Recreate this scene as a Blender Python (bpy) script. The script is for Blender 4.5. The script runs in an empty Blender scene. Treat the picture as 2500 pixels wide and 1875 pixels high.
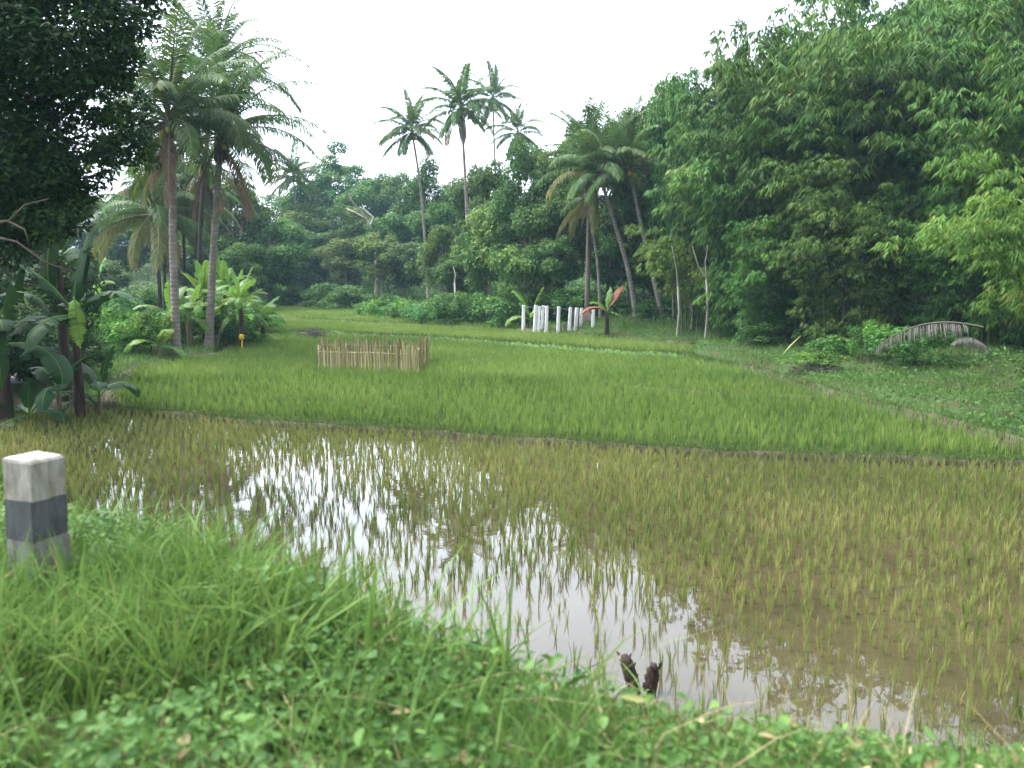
import bpy, math, random
import numpy as np

R = math.radians
rng = np.random.default_rng(11)
random.seed(5)
scn = bpy.context.scene
COL = scn.collection

# ------------------------------------------------------------------ camera, sky, sun, exposure
CAM_Z, FOC, HOR = 3.8, 2165.0, 675.0          # eye height over the flooded paddy, focal length and horizon in photo pixels
PITCH = math.atan((937.5 - HOR) / FOC)
cam = bpy.data.objects.new("camera", bpy.data.cameras.new("camera"))
COL.objects.link(cam)
cam.location = (0, 0, CAM_Z)
cam.rotation_euler = (math.pi / 2 - PITCH, 0, 0)
cam.data.sensor_width = 36
cam.data.lens = 36 * FOC / 2500
cam.data.clip_start, cam.data.clip_end = 0.1, 4000
cam.data.dof.use_dof = True
cam.data.dof.focus_distance = 28
cam.data.dof.aperture_fstop = 2.0
scn.camera = cam

SUN_EL, SUN_AZ = 62, 290                       # degrees; azimuth clockwise from +Y (to the left, a little ahead)
w = bpy.data.worlds.new("World")
scn.world = w
w.use_nodes = True
nt = w.node_tree
bg = nt.nodes["Background"]
sky = nt.nodes.new("ShaderNodeTexSky")
sky.sky_type = 'NISHITA'
sky.sun_disc = False
sky.sun_elevation = R(SUN_EL)
sky.sun_rotation = R(SUN_AZ)
sky.dust_density = 4.0
sky.air_density = 1.2
hs = nt.nodes.new("ShaderNodeHueSaturation")   # thin bright overcast: the blue is washed out
hs.inputs["Saturation"].default_value = 0.16
hs.inputs["Value"].default_value = 1.5
nt.links.new(sky.outputs[0], hs.inputs["Color"])
tintn = nt.nodes.new("ShaderNodeMix")
tintn.data_type = 'RGBA'; tintn.blend_type = 'MULTIPLY'
tintn.inputs[0].default_value = 1
tintn.inputs[7].default_value = (.92, .985, 1.11, 1)
nt.links.new(hs.outputs[0], tintn.inputs[6])
geo = nt.nodes.new("ShaderNodeTexCoord")       # the cloud is thinner, so brighter, ahead and overhead than behind
dot = nt.nodes.new("ShaderNodeVectorMath"); dot.operation = 'DOT_PRODUCT'
dot.inputs[1].default_value = (-.25, .72, .5)
nt.links.new(geo.outputs["Generated"], dot.inputs[0])
mr = nt.nodes.new("ShaderNodeMapRange")
mr.inputs["From Min"].default_value = -.6; mr.inputs["From Max"].default_value = .9
mr.inputs["To Min"].default_value = .58; mr.inputs["To Max"].default_value = 1.45
nt.links.new(dot.outputs["Value"], mr.inputs["Value"])
cl = nt.nodes.new("ShaderNodeVectorMath"); cl.operation = 'SCALE'
nt.links.new(tintn.outputs[2], cl.inputs[0]); nt.links.new(mr.outputs[0], cl.inputs["Scale"])
nt.links.new(cl.outputs[0], bg.inputs["Color"])
bg.inputs["Strength"].default_value = 0.15
sun = bpy.data.objects.new("sun", bpy.data.lights.new("sun", 'SUN'))
COL.objects.link(sun)
sun.data.energy = 2.0
sun.data.angle = R(12)
sun.data.color = (1.0, 0.95, 0.86)
_a, _e = R(SUN_AZ), R(SUN_EL)
from mathutils import Vector, Matrix
sdir = Vector((math.sin(_a) * math.cos(_e), math.cos(_a) * math.cos(_e), math.sin(_e)))
sun.rotation_euler = (-sdir).to_track_quat('-Z', 'Y').to_euler()
scn.view_settings.view_transform = 'Standard'
scn.view_settings.look = 'None'
scn.view_settings.gamma = 1
scn.view_settings.exposure = 1.45
scn.render.engine = 'CYCLES'
cy = scn.cycles
cy.use_denoising = True
cy.max_bounces = 6
cy.diffuse_bounces = 2
cy.transmission_bounces = 2
cy.glossy_bounces = 2
cy.volume_bounces = 0
cy.transparent_max_bounces = 4
cy.caustics_reflective = cy.caustics_refractive = False
scn.render.film_transparent = False

# ------------------------------------------------------------------ helpers
F_ = np.array([0, math.cos(PITCH), -math.sin(PITCH)])
U_ = np.array([0, math.sin(PITCH), math.cos(PITCH)])
X_ = np.array([1.0, 0, 0])
EYE = np.array([0, 0, CAM_Z])

def ray(u, v):
    return F_ + (u - 1250) / FOC * X_ + (937.5 - v) / FOC * U_

def onz(u, v, z):                              # the point at height z that the photo shows at pixel (u, v)
    d = ray(u, v)
    return EYE + d * ((z - CAM_Z) / d[2])

def ond(u, v, y):                              # the point at distance y along the ground
    d = ray(u, v)
    return EYE + d * (y / d[1])

def norm(a):
    a = np.asarray(a, float)
    return a / np.maximum(np.linalg.norm(a, axis=-1, keepdims=True), 1e-9)

def ss(t):
    t = np.clip(t, 0, 1)
    return t * t * (3 - 2 * t)

def wob(x, y, s=1.0, k=0.0):                   # cheap smooth 2-D noise, about -1..1
    x = np.asarray(x) * s + k; y = np.asarray(y) * s - k * 1.7
    return (np.sin(x * 1.3 + 1.7 * np.sin(y * .9)) + np.sin(y * 1.7 + 1.3 * np.sin(x * 1.1 + 2)) + np.sin((x + y) * 2.3 + 2 * np.sin(x - y)) * .6) / 2.6

class MB:
    """collects quads and triangles and links them as ONE mesh object"""
    def __init__(s):
        s.V, s.Q, s.T, s.qt, s.tt, s.qm, s.tm, s.n = [], [], [], [], [], [], [], 0
        s.flat = False
    def add(s, V, Q=None, T=None, tint=0.5, mat=0):
        V = np.asarray(V, float).reshape(-1, 3)
        if Q is not None and len(Q):
            Q = np.asarray(Q, int); s.Q.append(Q + s.n)
            s.qt.append(np.broadcast_to(tint, (len(Q),)) if np.ndim(tint) == 0 or len(tint) == len(Q) else np.resize(tint, len(Q)))
            s.qm.append(np.full(len(Q), mat))
        if T is not None and len(T):
            T = np.asarray(T, int); s.T.append(T + s.n)
            s.tt.append(np.broadcast_to(tint, (len(T),)) if np.ndim(tint) == 0 or len(tint) == len(T) else np.resize(tint, len(T)))
            s.tm.append(np.full(len(T), mat))
        s.V.append(V); s.n += len(V)
        return s
    def mesh(s, name, mats, smooth=False):
        me = bpy.data.meshes.new(name)
        V = np.concatenate(s.V)
        Q = np.concatenate(s.Q) if s.Q else np.zeros((0, 4), int)
        T = np.concatenate(s.T) if s.T else np.zeros((0, 3), int)
        nq, ntr = len(Q), len(T)
        me.vertices.add(len(V)); me.vertices.foreach_set("co", V.astype(np.float32).ravel())
        me.loops.add(nq * 4 + ntr * 3)
        me.loops.foreach_set("vertex_index", np.concatenate([Q.ravel(), T.ravel()]).astype(np.int32))
        me.polygons.add(nq + ntr)
        me.polygons.foreach_set("loop_start", np.concatenate([np.arange(nq) * 4, nq * 4 + np.arange(ntr) * 3]).astype(np.int32))
        me.update(calc_edges=True)
        a = me.attributes.new("tint", 'FLOAT', 'FACE')
        a.data.foreach_set("value", np.concatenate(s.qt + s.tt).astype(np.float32))
        me.polygons.foreach_set("material_index", np.concatenate(s.qm + s.tm).astype(np.int32))
        me.polygons.foreach_set("use_smooth", np.full(nq + ntr, not s.flat))
        for m in (mats if isinstance(mats, (list, tuple)) else [mats]):
            me.materials.append(m)
        me.validate()
        return me
    def build(s, name, mats, parent=None, smooth=False):
        return put(name, s.mesh(name, mats, smooth), parent)

def put(name, me, parent=None, loc=(0, 0, 0), rot=(0, 0, 0), sc=(1, 1, 1)):
    o = bpy.data.objects.new(name, me)
    COL.objects.link(o)
    o.location = loc; o.rotation_euler = rot
    o.scale = (sc, sc, sc) if np.isscalar(sc) else sc
    if parent is not None:
        o.parent = parent
    return o

def tag(o, label, cat, group=None, kind=None):
    o["label"] = label; o["category"] = cat
    if group: o["group"] = group
    if kind: o["kind"] = kind
    return o

def thing(name, label, cat, loc=(0, 0, 0), rz=0.0, sc=1.0, group=None):
    o = bpy.data.objects.new(name, None)
    COL.objects.link(o)
    o.empty_display_size = 0.3
    o.location = loc; o.rotation_euler = (0, 0, rz)
    o.scale = (sc, sc, sc) if np.isscalar(sc) else sc
    return tag(o, label, cat, group)

def leaves(mb, P, D, N, L, W, tint=.5, fold=.12, mat=0, mid=.42):
    """one diamond leaf at each P along D, facing N"""
    n = len(P)
    if n == 0: return
    D = norm(D); S = norm(np.cross(D, N)); N = np.cross(S, D)
    L = np.broadcast_to(L, (n,))[:, None]; W = np.broadcast_to(W, (n,))[:, None]
    m = P + D * L * mid
    V = np.stack([P, m + S * W / 2 + N * W * fold, P + D * L - N * L * .06, m - S * W / 2 + N * W * fold], 1)
    mb.add(V.reshape(-1, 3), np.arange(n * 4).reshape(n, 4), tint=tint, mat=mat)

def ovate(mb, P, D, N, L, W, tint=.5, fold=.14):
    """one ovate leaf at each P: two quads folded along the midrib"""
    n = len(P)
    if n == 0: return
    D = norm(D); S = norm(np.cross(D, N)); N = np.cross(S, D)
    L = np.broadcast_to(L, (n,))[:, None]; W = np.broadcast_to(W, (n,))[:, None]
    a, b = P + D * L * .28 + N * W * fold, P + D * L * .68 + N * W * fold * .6
    V = np.stack([P, a + S * W * .48, b + S * W * .4, P + D * L - N * L * .12, b - S * W * .4, a - S * W * .48], 1)
    k = np.arange(n)[:, None] * 6
    mb.add(V.reshape(-1, 3), np.concatenate([k + np.array([[0, 1, 2, 3]]), k + np.array([[0, 3, 4, 5]])]), None, np.concatenate([np.broadcast_to(tint, (n,))] * 2))

def blades(mb, P, H, W, lean, tint=.5, mat=0, face=None):
    """arching grass blades: two quads and a tip"""
    n = len(P)
    if n == 0: return
    H = np.broadcast_to(H, (n,))[:, None]; W = np.broadcast_to(W, (n,))[:, None]
    a = rng.uniform(0, 2 * math.pi, n)
    S = np.stack([np.cos(a), np.sin(a), 0 * a], 1) if face is None else face
    up = np.array([0, 0, 1.0])
    ll = np.linalg.norm(lean, axis=1, keepdims=True)
    def at(t):
        return P + up * H * (t - .35 * ll * t * t) + lean * H * t * t
    V = np.stack([at(0) - S * W * .4, at(0) + S * W * .4, at(.38) + S * W * .5, at(.38) - S * W * .5,
                  at(.72) + S * W * .36, at(.72) - S * W * .36, at(1.0)], 1)
    k = np.arange(n)[:, None] * 7
    Q = np.concatenate([k + np.array([[0, 1, 2, 3]]), k + np.array([[3, 2, 4, 5]])])
    T = k + np.array([[5, 4, 6]])
    tint = np.broadcast_to(tint, (n,))
    o = mb.n
    mb.add(V.reshape(-1, 3), Q, None, np.concatenate([tint, tint]), mat)
    mb.T.append(T + o); mb.tt.append(tint); mb.tm.append(np.full(n, mat))

def tube(mb, pts, rad, sides=6, tint=.5, mat=0, cap=True):
    pts = np.asarray(pts, float); K = len(pts)
    rad = np.broadcast_to(rad, (K,))
    tan = norm(np.gradient(pts, axis=0))
    ref = np.array([0, 1.0, 0]) if abs(tan[:, 1]).mean() < .8 else np.array([1.0, 0, 0])
    A = norm(np.cross(tan, ref)); B = np.cross(tan, A)
    th = np.arange(sides) / sides * 2 * math.pi
    V = pts[:, None] + rad[:, None, None] * (np.cos(th)[None, :, None] * A[:, None] + np.sin(th)[None, :, None] * B[:, None])
    i, j = np.meshgrid(np.arange(K - 1), np.arange(sides), indexing='ij')
    j2 = (j + 1) % sides
    Q = np.stack([i * sides + j, i * sides + j2, (i + 1) * sides + j2, (i + 1) * sides + j], -1).reshape(-1, 4)
    V = V.reshape(-1, 3); T = None
    if cap:
        V = np.vstack([V, pts[-1]])
        T = np.array([[(K - 1) * sides + a, (K - 1) * sides + (a + 1) % sides, K * sides] for a in range(sides)])
    mb.add(V, Q, T, tint, mat)

def box(mb, c, sx, sy, sz, rz=0.0, tint=.5, mat=0, taper=1.0, lean=(0, 0)):
    """a box standing on c"""
    V = []
    for k, zz in ((1.0, 0), (taper, sz)):
        for a, b in ((-1, -1), (1, -1), (1, 1), (-1, 1)):
            x, y = a * sx / 2 * k, b * sy / 2 * k
            V.append((c[0] + x * math.cos(rz) - y * math.sin(rz) + lean[0] * zz, c[1] + x * math.sin(rz) + y * math.cos(rz) + lean[1] * zz, c[2] + zz))
    mb.flat = True
    mb.add(V, [(3, 2, 1, 0), (4, 5, 6, 7), (0, 1, 5, 4), (1, 2, 6, 5), (2, 3, 7, 6), (3, 0, 4, 7)], tint=tint, mat=mat)

def inpoly(x, y, P):
    P = np.asarray(P)[:, :2]; r = np.zeros(np.shape(x), bool)
    for (x0, y0), (x1, y1) in zip(P, np.roll(P, -1, 0)):
        c = (y0 > y) != (y1 > y)
        r ^= c & (x < (x1 - x0) * (y - y0) / ((y1 - y0) if y1 != y0 else 1e-9) + x0)
    return r

def pdist(x, y, P, closed=True):
    P = np.asarray(P)[:, :2]; d = np.full(np.shape(x), 1e9)
    Q = np.roll(P, -1, 0) if closed else P[1:]
    for a, b in zip(P if closed else P[:-1], Q):
        e = b - a; t = np.clip(((x - a[0]) * e[0] + (y - a[1]) * e[1]) / max(e @ e, 1e-9), 0, 1)
        d = np.minimum(d, np.hypot(x - a[0] - t * e[0], y - a[1] - t * e[1]))
    return d

# ------------------------------------------------------------------ materials
def newmat(name):
    m = bpy.data.materials.new(name); m.use_nodes = True
    nt = m.node_tree; nt.nodes.clear()
    out = nt.nodes.new("ShaderNodeOutputMaterial")
    return m, nt, out

def N(nt, t, **k):
    n = nt.nodes.new(t)
    for a, b in k.items():
        if a in n.inputs: n.inputs[a].default_value = b
        else: setattr(n, a, b)
    return n

def ramp(nt, src, stops):
    r = nt.nodes.new("ShaderNodeValToRGB")
    e = r.color_ramp.elements
    while len(e) < len(stops): e.new(.5)
    for i, (p, c) in enumerate(stops):
        e[i].position = p; e[i].color = (*c, 1)
    nt.links.new(src, r.inputs[0])
    return r

def leafmat(name, stops, trans=.3, rough=.6, spec=.12, vary=.12):
    """leaf: colour by the leaf's own tint, a little by plant, light passing through"""
    m, nt, out = newmat(name)
    at = N(nt, "ShaderNodeAttribute", attribute_name="tint")
    r = ramp(nt, at.outputs["Fac"], stops)
    oi = N(nt, "ShaderNodeObjectInfo")
    mr = N(nt, "ShaderNodeMapRange")
    mr.inputs["To Min"].default_value = 1 - vary * 1.6; mr.inputs["To Max"].default_value = 1 + vary * 1.6
    nt.links.new(oi.outputs["Random"], mr.inputs["Value"])
    h = N(nt, "ShaderNodeHueSaturation")
    nt.links.new(r.outputs[0], h.inputs["Color"]); nt.links.new(mr.outputs[0], h.inputs["Value"])
    mr2 = N(nt, "ShaderNodeMapRange")
    mr2.inputs["To Min"].default_value = .5 - vary * .14; mr2.inputs["To Max"].default_value = .5 + vary * .14
    nt.links.new(oi.outputs["Random"], mr2.inputs["Value"]); nt.links.new(mr2.outputs[0], h.inputs["Hue"])
    p = N(nt, "ShaderNodeBsdfPrincipled", Roughness=rough)
    p.inputs["Specular IOR Level"].default_value = spec
    nt.links.new(h.outputs[0], p.inputs["Base Color"])
    t = N(nt, "ShaderNodeBsdfTranslucent")
    h2 = N(nt, "ShaderNodeHueSaturation"); h2.inputs["Hue"].default_value = .485; h2.inputs["Value"].default_value = 1.25
    nt.links.new(h.outputs[0], h2.inputs["Color"]); nt.links.new(h2.outputs[0], t.inputs["Color"])
    mx = N(nt, "ShaderNodeMixShader"); mx.inputs[0].default_value = trans
    nt.links.new(p.outputs[0], mx.inputs[1]); nt.links.new(t.outputs[0], mx.inputs[2])
    nt.links.new(mx.outputs[0], out.inputs["Surface"])
    return m

def surfmat(name, stops, scale=4.0, rough=.85, spec=.2, bump=.3, detail=6.0, stretch=(1, 1, 1), obj=True, bscale=None):
    """rough natural surface: noise through a colour ramp, noise bump"""
    m, nt, out = newmat(name)
    tc = N(nt, "ShaderNodeTexCoord")
    mp = N(nt, "ShaderNodeMapping"); mp.inputs["Scale"].default_value = stretch
    nt.links.new(tc.outputs["Object"], mp.inputs[0])
    no = N(nt, "ShaderNodeTexNoise", Scale=scale, Detail=detail, Roughness=.65)
    nt.links.new(mp.outputs[0], no.inputs["Vector"])
    r = ramp(nt, no.outputs["Fac"], stops)
    p = N(nt, "ShaderNodeBsdfPrincipled", Roughness=rough)
    p.inputs["Specular IOR Level"].default_value = spec
    nt.links.new(r.outputs[0], p.inputs["Base Color"])
    b = N(nt, "ShaderNodeBump", Strength=bump, Distance=.02)
    n2 = N(nt, "ShaderNodeTexNoise", Scale=bscale or scale * 4, Detail=4)
    nt.links.new(mp.outputs[0], n2.inputs["Vector"]); nt.links.new(n2.outputs["Fac"], b.inputs["Height"])
    nt.links.new(b.outputs[0], p.inputs["Normal"])
    nt.links.new(p.outputs[0], out.inputs["Surface"])
    return m

M = {}
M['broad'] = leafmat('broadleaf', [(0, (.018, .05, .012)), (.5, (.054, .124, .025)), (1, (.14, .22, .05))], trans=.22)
M['broad_light'] = leafmat('pale_broadleaf', [(0, (.038, .085, .018)), (.5, (.09, .162, .032)), (1, (.19, .255, .06))])
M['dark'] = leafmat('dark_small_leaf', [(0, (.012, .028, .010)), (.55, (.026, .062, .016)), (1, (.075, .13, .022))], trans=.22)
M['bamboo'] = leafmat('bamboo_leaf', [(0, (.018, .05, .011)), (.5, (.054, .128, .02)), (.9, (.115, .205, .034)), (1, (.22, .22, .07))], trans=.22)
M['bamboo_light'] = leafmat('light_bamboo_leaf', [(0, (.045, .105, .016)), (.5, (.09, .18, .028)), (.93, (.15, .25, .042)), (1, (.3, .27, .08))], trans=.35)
M['layer'] = leafmat('dull_feathery_leaf', [(0, (.018, .04, .014)), (.5, (.036, .074, .022)), (1, (.07, .11, .035))], trans=.2)
M['palm'] = leafmat('palm_leaf', [(0, (.03, .065, .018)), (.5, (.055, .11, .024)), (.85, (.10, .15, .035)), (1, (.2, .19, .06))], trans=.28, rough=.5)
M['palm_old'] = leafmat('yellowing_palm_leaf', [(0, (.07, .09, .025)), (.5, (.13, .14, .04)), (1, (.24, .2, .075))], trans=.28)
M['palm_dead'] = leafmat('dead_palm_leaf', [(0, (.09, .06, .035)), (.5, (.19, .125, .075)), (1, (.3, .21, .13))], trans=.15)
M['palm_grey'] = leafmat('bleached_palm_leaf', [(0, (.04, .035, .028)), (1, (.13, .12, .098))], trans=.15)
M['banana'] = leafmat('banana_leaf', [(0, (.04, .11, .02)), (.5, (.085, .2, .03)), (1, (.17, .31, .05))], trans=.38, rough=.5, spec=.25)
M['banana_shade_lit'] = leafmat('shade_and_backlit_banana_leaf', [(0, (.012, .034, .011)), (.5, (.022, .06, .015)), (.8, (.03, .08, .018)), (1, (.15, .28, .035))], trans=.25, rough=.5, spec=.2)  # canopy shade put into the leaf colour; last stop is the backlit leaf
M['banana_dead'] = leafmat('dead_banana_leaf', [(0, (.12, .055, .03)), (.6, (.24, .105, .05)), (1, (.34, .27, .12))], trans=.2)
M['rice_young'] = leafmat('young_rice_blade', [(0, (.075, .11, .025)), (.5, (.15, .195, .045)), (1, (.27, .27, .085))], trans=.35, vary=0)
M['rice'] = leafmat('rice_blade', [(0, (.062, .125, .024)), (.5, (.13, .222, .042)), (1, (.21, .285, .065))], trans=.35, vary=0)
M['grass'] = leafmat('grass_blade', [(0, (.034, .078, .016)), (.5, (.078, .15, .03)), (.9, (.145, .215, .05)), (1, (.27, .23, .09))], trans=.35)
M['weed'] = leafmat('weed_leaf', [(0, (.024, .068, .014)), (.5, (.056, .138, .025)), (.95, (.12, .215, .042)), (1, (.22, .2, .07))], trans=.3, spec=.22)
M['bright'] = leafmat('bright_shrub_leaf', [(0, (.04, .115, .018)), (.5, (.08, .195, .028)), (1, (.15, .28, .045))], trans=.3)
M['cover'] = leafmat('creeper_leaf', [(0, (.03, .085, .02)), (.5, (.06, .15, .03)), (1, (.12, .22, .045))], trans=.3)
M['bark'] = surfmat('bark', [(.3, (.08, .06, .045)), (.7, (.19, .15, .115))], 6, stretch=(1, 1, .3))
M['pale_bark'] = surfmat('pale_bark', [(.3, (.2, .175, .14)), (.7, (.38, .34, .28))], 6, stretch=(1, 1, .3))
M['dark_bark'] = surfmat('dark_bark', [(.3, (.025, .02, .017)), (.7, (.07, .055, .045))], 6, stretch=(1, 1, .3))
M['culm'] = surfmat('bamboo_culm', [(.3, (.06, .1, .03)), (.7, (.16, .18, .07))], 5, rough=.5)
M['stem'] = surfmat('green_stem', [(.3, (.07, .13, .03)), (.7, (.14, .2, .05))], 5, rough=.5)
M['husk'] = surfmat('coconut_husk', [(.3, (.2, .17, .03)), (.7, (.5, .38, .05))], 5, rough=.5)
M['fibre'] = surfmat('palm_fibre', [(.3, (.045, .03, .022)), (.7, (.15, .1, .07))], 14, stretch=(1, 1, .2))
M['mud'] = surfmat('wet_mud', [(.3, (.03, .024, .015)), (.7, (.07, .052, .033))], 2.2, rough=.8, spec=.15, bump=.6)
M['bund'] = surfmat('mud_and_grass', [(.35, (.05, .04, .024)), (.5, (.06, .055, .026)), (.62, (.04, .075, .02))], 1.6, bump=.8)
M['bundgreen'] = surfmat('grassy_bund', [(.3, (.08, .062, .035)), (.4, (.06, .10, .025)), (.7, (.085, .16, .032))], 1.4, bump=.8)
M['redmud'] = surfmat('bare_reddish_soil', [(.3, (.06, .038, .025)), (.7, (.12, .075, .05))], 3, bump=.6)
M['track'] = surfmat('pale_dirt', [(.3, (.12, .105, .09)), (.7, (.2, .18, .16))], 1.5, bump=.4)
M['bed'] = surfmat('paddy_soil', [(.3, (.02, .028, .010)), (.7, (.04, .055, .016))], 1.2, rough=.95, spec=.0, bump=.3)
M['bamboo_slat'] = leafmat('split_bamboo', [(0, (.15, .115, .05)), (.5, (.34, .28, .125)), (1, (.54, .46, .24))], trans=0.0, spec=.3)
M['grey_wood'] = surfmat('weathered_board', [(.3, (.09, .075, .068)), (.7, (.2, .165, .15))], 5, stretch=(6, 6, .5))
M['stake'] = surfmat('rotten_wood', [(.3, (.018, .012, .010)), (.7, (.065, .04, .03))], 14, stretch=(1, 1, .3), bump=.9)
M['white'] = surfmat('whitewash', [(.22, (.5, .5, .46)), (.4, (.78, .78, .76)), (.8, (.84, .84, .83))], 4, rough=.8)
M['yellow'] = surfmat('yellow_plastic', [(.3, (.6, .36, .01)), (.7, (.78, .52, .03))], 8, rough=.45)
M['stone'] = surfmat('pale_stone', [(.3, (.3, .27, .25)), (.7, (.52, .49, .46))], 9, bump=.5)
M['straw'] = leafmat('straw', [(0, (.05, .035, .02)), (.5, (.16, .125, .055)), (1, (.3, .25, .13))], trans=.2, vary=0)
M['brush'] = leafmat('cut_brush', [(0, (.05, .04, .035)), (1, (.21, .17, .14))], trans=0.0)

def ground_material():
    m, nt, out = newmat('earth_and_turf')
    tc = N(nt, "ShaderNodeTexCoord")
    n1 = N(nt, "ShaderNodeTexNoise", Scale=.7, Detail=8, Roughness=.7)
    n2 = N(nt, "ShaderNodeTexNoise", Scale=9, Detail=6, Roughness=.7)
    for n in (n1, n2): nt.links.new(tc.outputs["Object"], n.inputs["Vector"])
    r1 = ramp(nt, n1.outputs["Fac"], [(.33, (.075, .055, .032)), (.48, (.045, .07, .02)), (.7, (.05, .10, .022))])
    r2 = ramp(nt, n2.outputs["Fac"], [(.3, (.55, .55, .55)), (.7, (1.15, 1.15, 1.15))])
    mx = N(nt, "ShaderNodeMix", data_type='RGBA', blend_type='MULTIPLY'); mx.inputs[0].default_value = 1
    nt.links.new(r1.outputs[0], mx.inputs[6]); nt.links.new(r2.outputs[0], mx.inputs[7])
    p = N(nt, "ShaderNodeBsdfPrincipled", Roughness=.95)
    p.inputs["Specular IOR Level"].default_value = .1
    nt.links.new(mx.outputs[2], p.inputs["Base Color"])
    b = N(nt, "ShaderNodeBump", Strength=.8, Distance=.05)
    nt.links.new(n2.outputs["Fac"], b.inputs["Height"]); nt.links.new(b.outputs[0], p.inputs["Normal"])
    nt.links.new(p.outputs[0], out.inputs["Surface"])
    return m
M['ground'] = ground_material()

def water_material():
    m, nt, out = newmat('muddy_paddy_water')
    tc = N(nt, "ShaderNodeTexCoord")
    n1 = N(nt, "ShaderNodeTexNoise", Scale=.5, Detail=5)
    nt.links.new(tc.outputs["Object"], n1.inputs["Vector"])
    r = ramp(nt, n1.outputs["Fac"], [(.3, (.036, .030, .014)), (.7, (.058, .048, .022))])
    p = N(nt, "ShaderNodeBsdfPrincipled", Roughness=.012, IOR=1.45)
    nt.links.new(r.outputs[0], p.inputs["Base Color"])
    n2 = N(nt, "ShaderNodeTexNoise", Scale=1.6, Detail=3)
    nt.links.new(tc.outputs["Object"], n2.inputs["Vector"])
    b = N(nt, "ShaderNodeBump", Strength=.035, Distance=.05)
    nt.links.new(n2.outputs["Fac"], b.inputs["Height"]); nt.links.new(b.outputs[0], p.inputs["Normal"])
    nt.links.new(p.outputs[0], out.inputs["Surface"])
    return m
M['water'] = water_material()

# ------------------------------------------------------------------ lie of the land (photo pixels put on each terrace's level)
Z0, Z1, Z2, Z3 = 0.0, .12, .35, .55
L01p = [(-900, 985), (0, 1000), (270, 1005), (500, 1025), (700, 1042), (1000, 1060), (1300, 1083), (1600, 1103), (1900, 1120), (2500, 1140), (2800, 1152)]
LEFTp = [(270, 1005), (268, 968), (295, 932), (335, 905), (430, 884)]
L12p = [(430, 884), (530, 874), (570, 847), (640, 824), (774, 818), (916, 828), (1043, 834), (1138, 839), (1319, 854), (1487, 869), (1690, 880)]
RIGHTp = [(1690, 880), (1800, 903), (1920, 935), (2055, 978), (2200, 1018), (2350, 1056), (2500, 1100), (2800, 1128)]
SUBp = [(1490, 950), (1620, 959), (1750, 968), (1900, 974), (2055, 980)]
L23p = [(590, 778), (647, 780), (806, 788), (916, 794), (1106, 803), (1296, 813), (1420, 824), (1560, 838), (1690, 850)]
L34p = [(590, 753), (647, 749), (760, 754), (885, 763), (1011, 776), (1200, 788), (1270, 796), (1330, 807)]
def pl(pp, z): return np.array([onz(u, v, z)[:2] for u, v in pp])
L01, LEFT, L12, RIGHT, SUB, L23, L34 = pl(L01p, Z0), pl(LEFTp, Z1), pl(L12p, Z1), pl(RIGHTp, Z1), pl(SUBp, Z1), pl(L23p, Z2), pl(L34p, Z3)
BX = [-30, -8, -3, -1.5, -.5, .5, 2, 8, 30]
CR = [5, 5, 4.8, 4.4, 3.5, 2.8, 2.35, 2.15, 2.15]
TO = [9.8, 9.6, 9.2, 8.5, 7.8, 7.15, 6.65, 6.45, 6.45]
near_edge = np.array([(30, 5.9), (8, 5.9), (2, 6.0), (-.5, 7.0), (-3, 8.6), (-8, 9.0), (-30, 9.2)])
far_r = np.array([(30, 17.5)])
T0 = np.vstack([L01, far_r, near_edge])
T1 = np.vstack([L01[2:], RIGHT[::-1], L12[::-1], LEFT[::-1][1:-1]])
T2 = np.vstack([L12[3:], L23[::-1]])
T3 = np.vstack([L23[:7], L34[::-1]])
FIELD = np.vstack([near_edge[::-1], [(30, 17.5)], RIGHT[::-1], L23[:5:-1], L34[::-1], [L23[0]], L12[3::-1], LEFT[::-1][1:], L01[1::-1]])

def bank(x, y):
    c, t = np.interp(x, BX, CR), np.interp(x, BX, TO)
    return 2.2 * (1 - ss((y - c) / (t - c))) - .12

def ground(x, y):
    x, y = np.asarray(x, float), np.asarray(y, float)
    d = pdist(x, y, FIELD)
    sd = np.where(inpoly(x, y, FIELD), -d, d)
    rt = ss((x + 12) / 12) * ss((y - 18) / 20)
    out = .2 + .005 * np.clip(y, 0, 100) + .007 * np.clip(y, 0, 70) * rt
    far = ss((y - 70) / 40)
    d8 = np.maximum(sd, 0)
    rise = np.maximum(rt, far) * (.75 * ss(d8 / 7) + .11 * np.clip(d8 - 5, 0, 45)) + far * .0
    z = -.3 + (out + .3) * ss((sd + .45) / .9) + rise + .05 * wob(x, y, .7) * ss(sd / 2)
    b = bank(x, y)
    return np.where(y < 12, np.maximum(b, z), z)

def gz(x, y): return float(ground(np.array([x]), np.array([y]))[0])

def axis(parts):
    return np.unique(np.round(np.concatenate([np.arange(a, b, s) for a, b, s in parts]), 4))
gx = axis([(-1600, -200, 100), (-200, -50, 10), (-50, -9, .9), (-9, 9, .22), (9, 45, .9), (45, 200, 10), (200, 1601, 100)])
gy = axis([(-60, 0, 6), (0, 10, .2), (10, 26, .4), (26, 120, .9), (120, 300, 12), (300, 2001, 100)])
GX, GY = np.meshgrid(gx, gy)
GZ = ground(GX.ravel(), GY.ravel())
mb = MB()
ny, nx = GX.shape
i, j = np.meshgrid(np.arange(ny - 1), np.arange(nx - 1), indexing='ij')
k = (i * nx + j).ravel()
mb.add(np.stack([GX.ravel(), GY.ravel(), GZ], 1), np.stack([k, k + 1, k + nx + 1, k + nx], 1))
tag(mb.build('ground', M['ground'], smooth=True), 'earth and turf of the bank, the field edges and the wooded slopes', 'ground', kind='structure')

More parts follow.
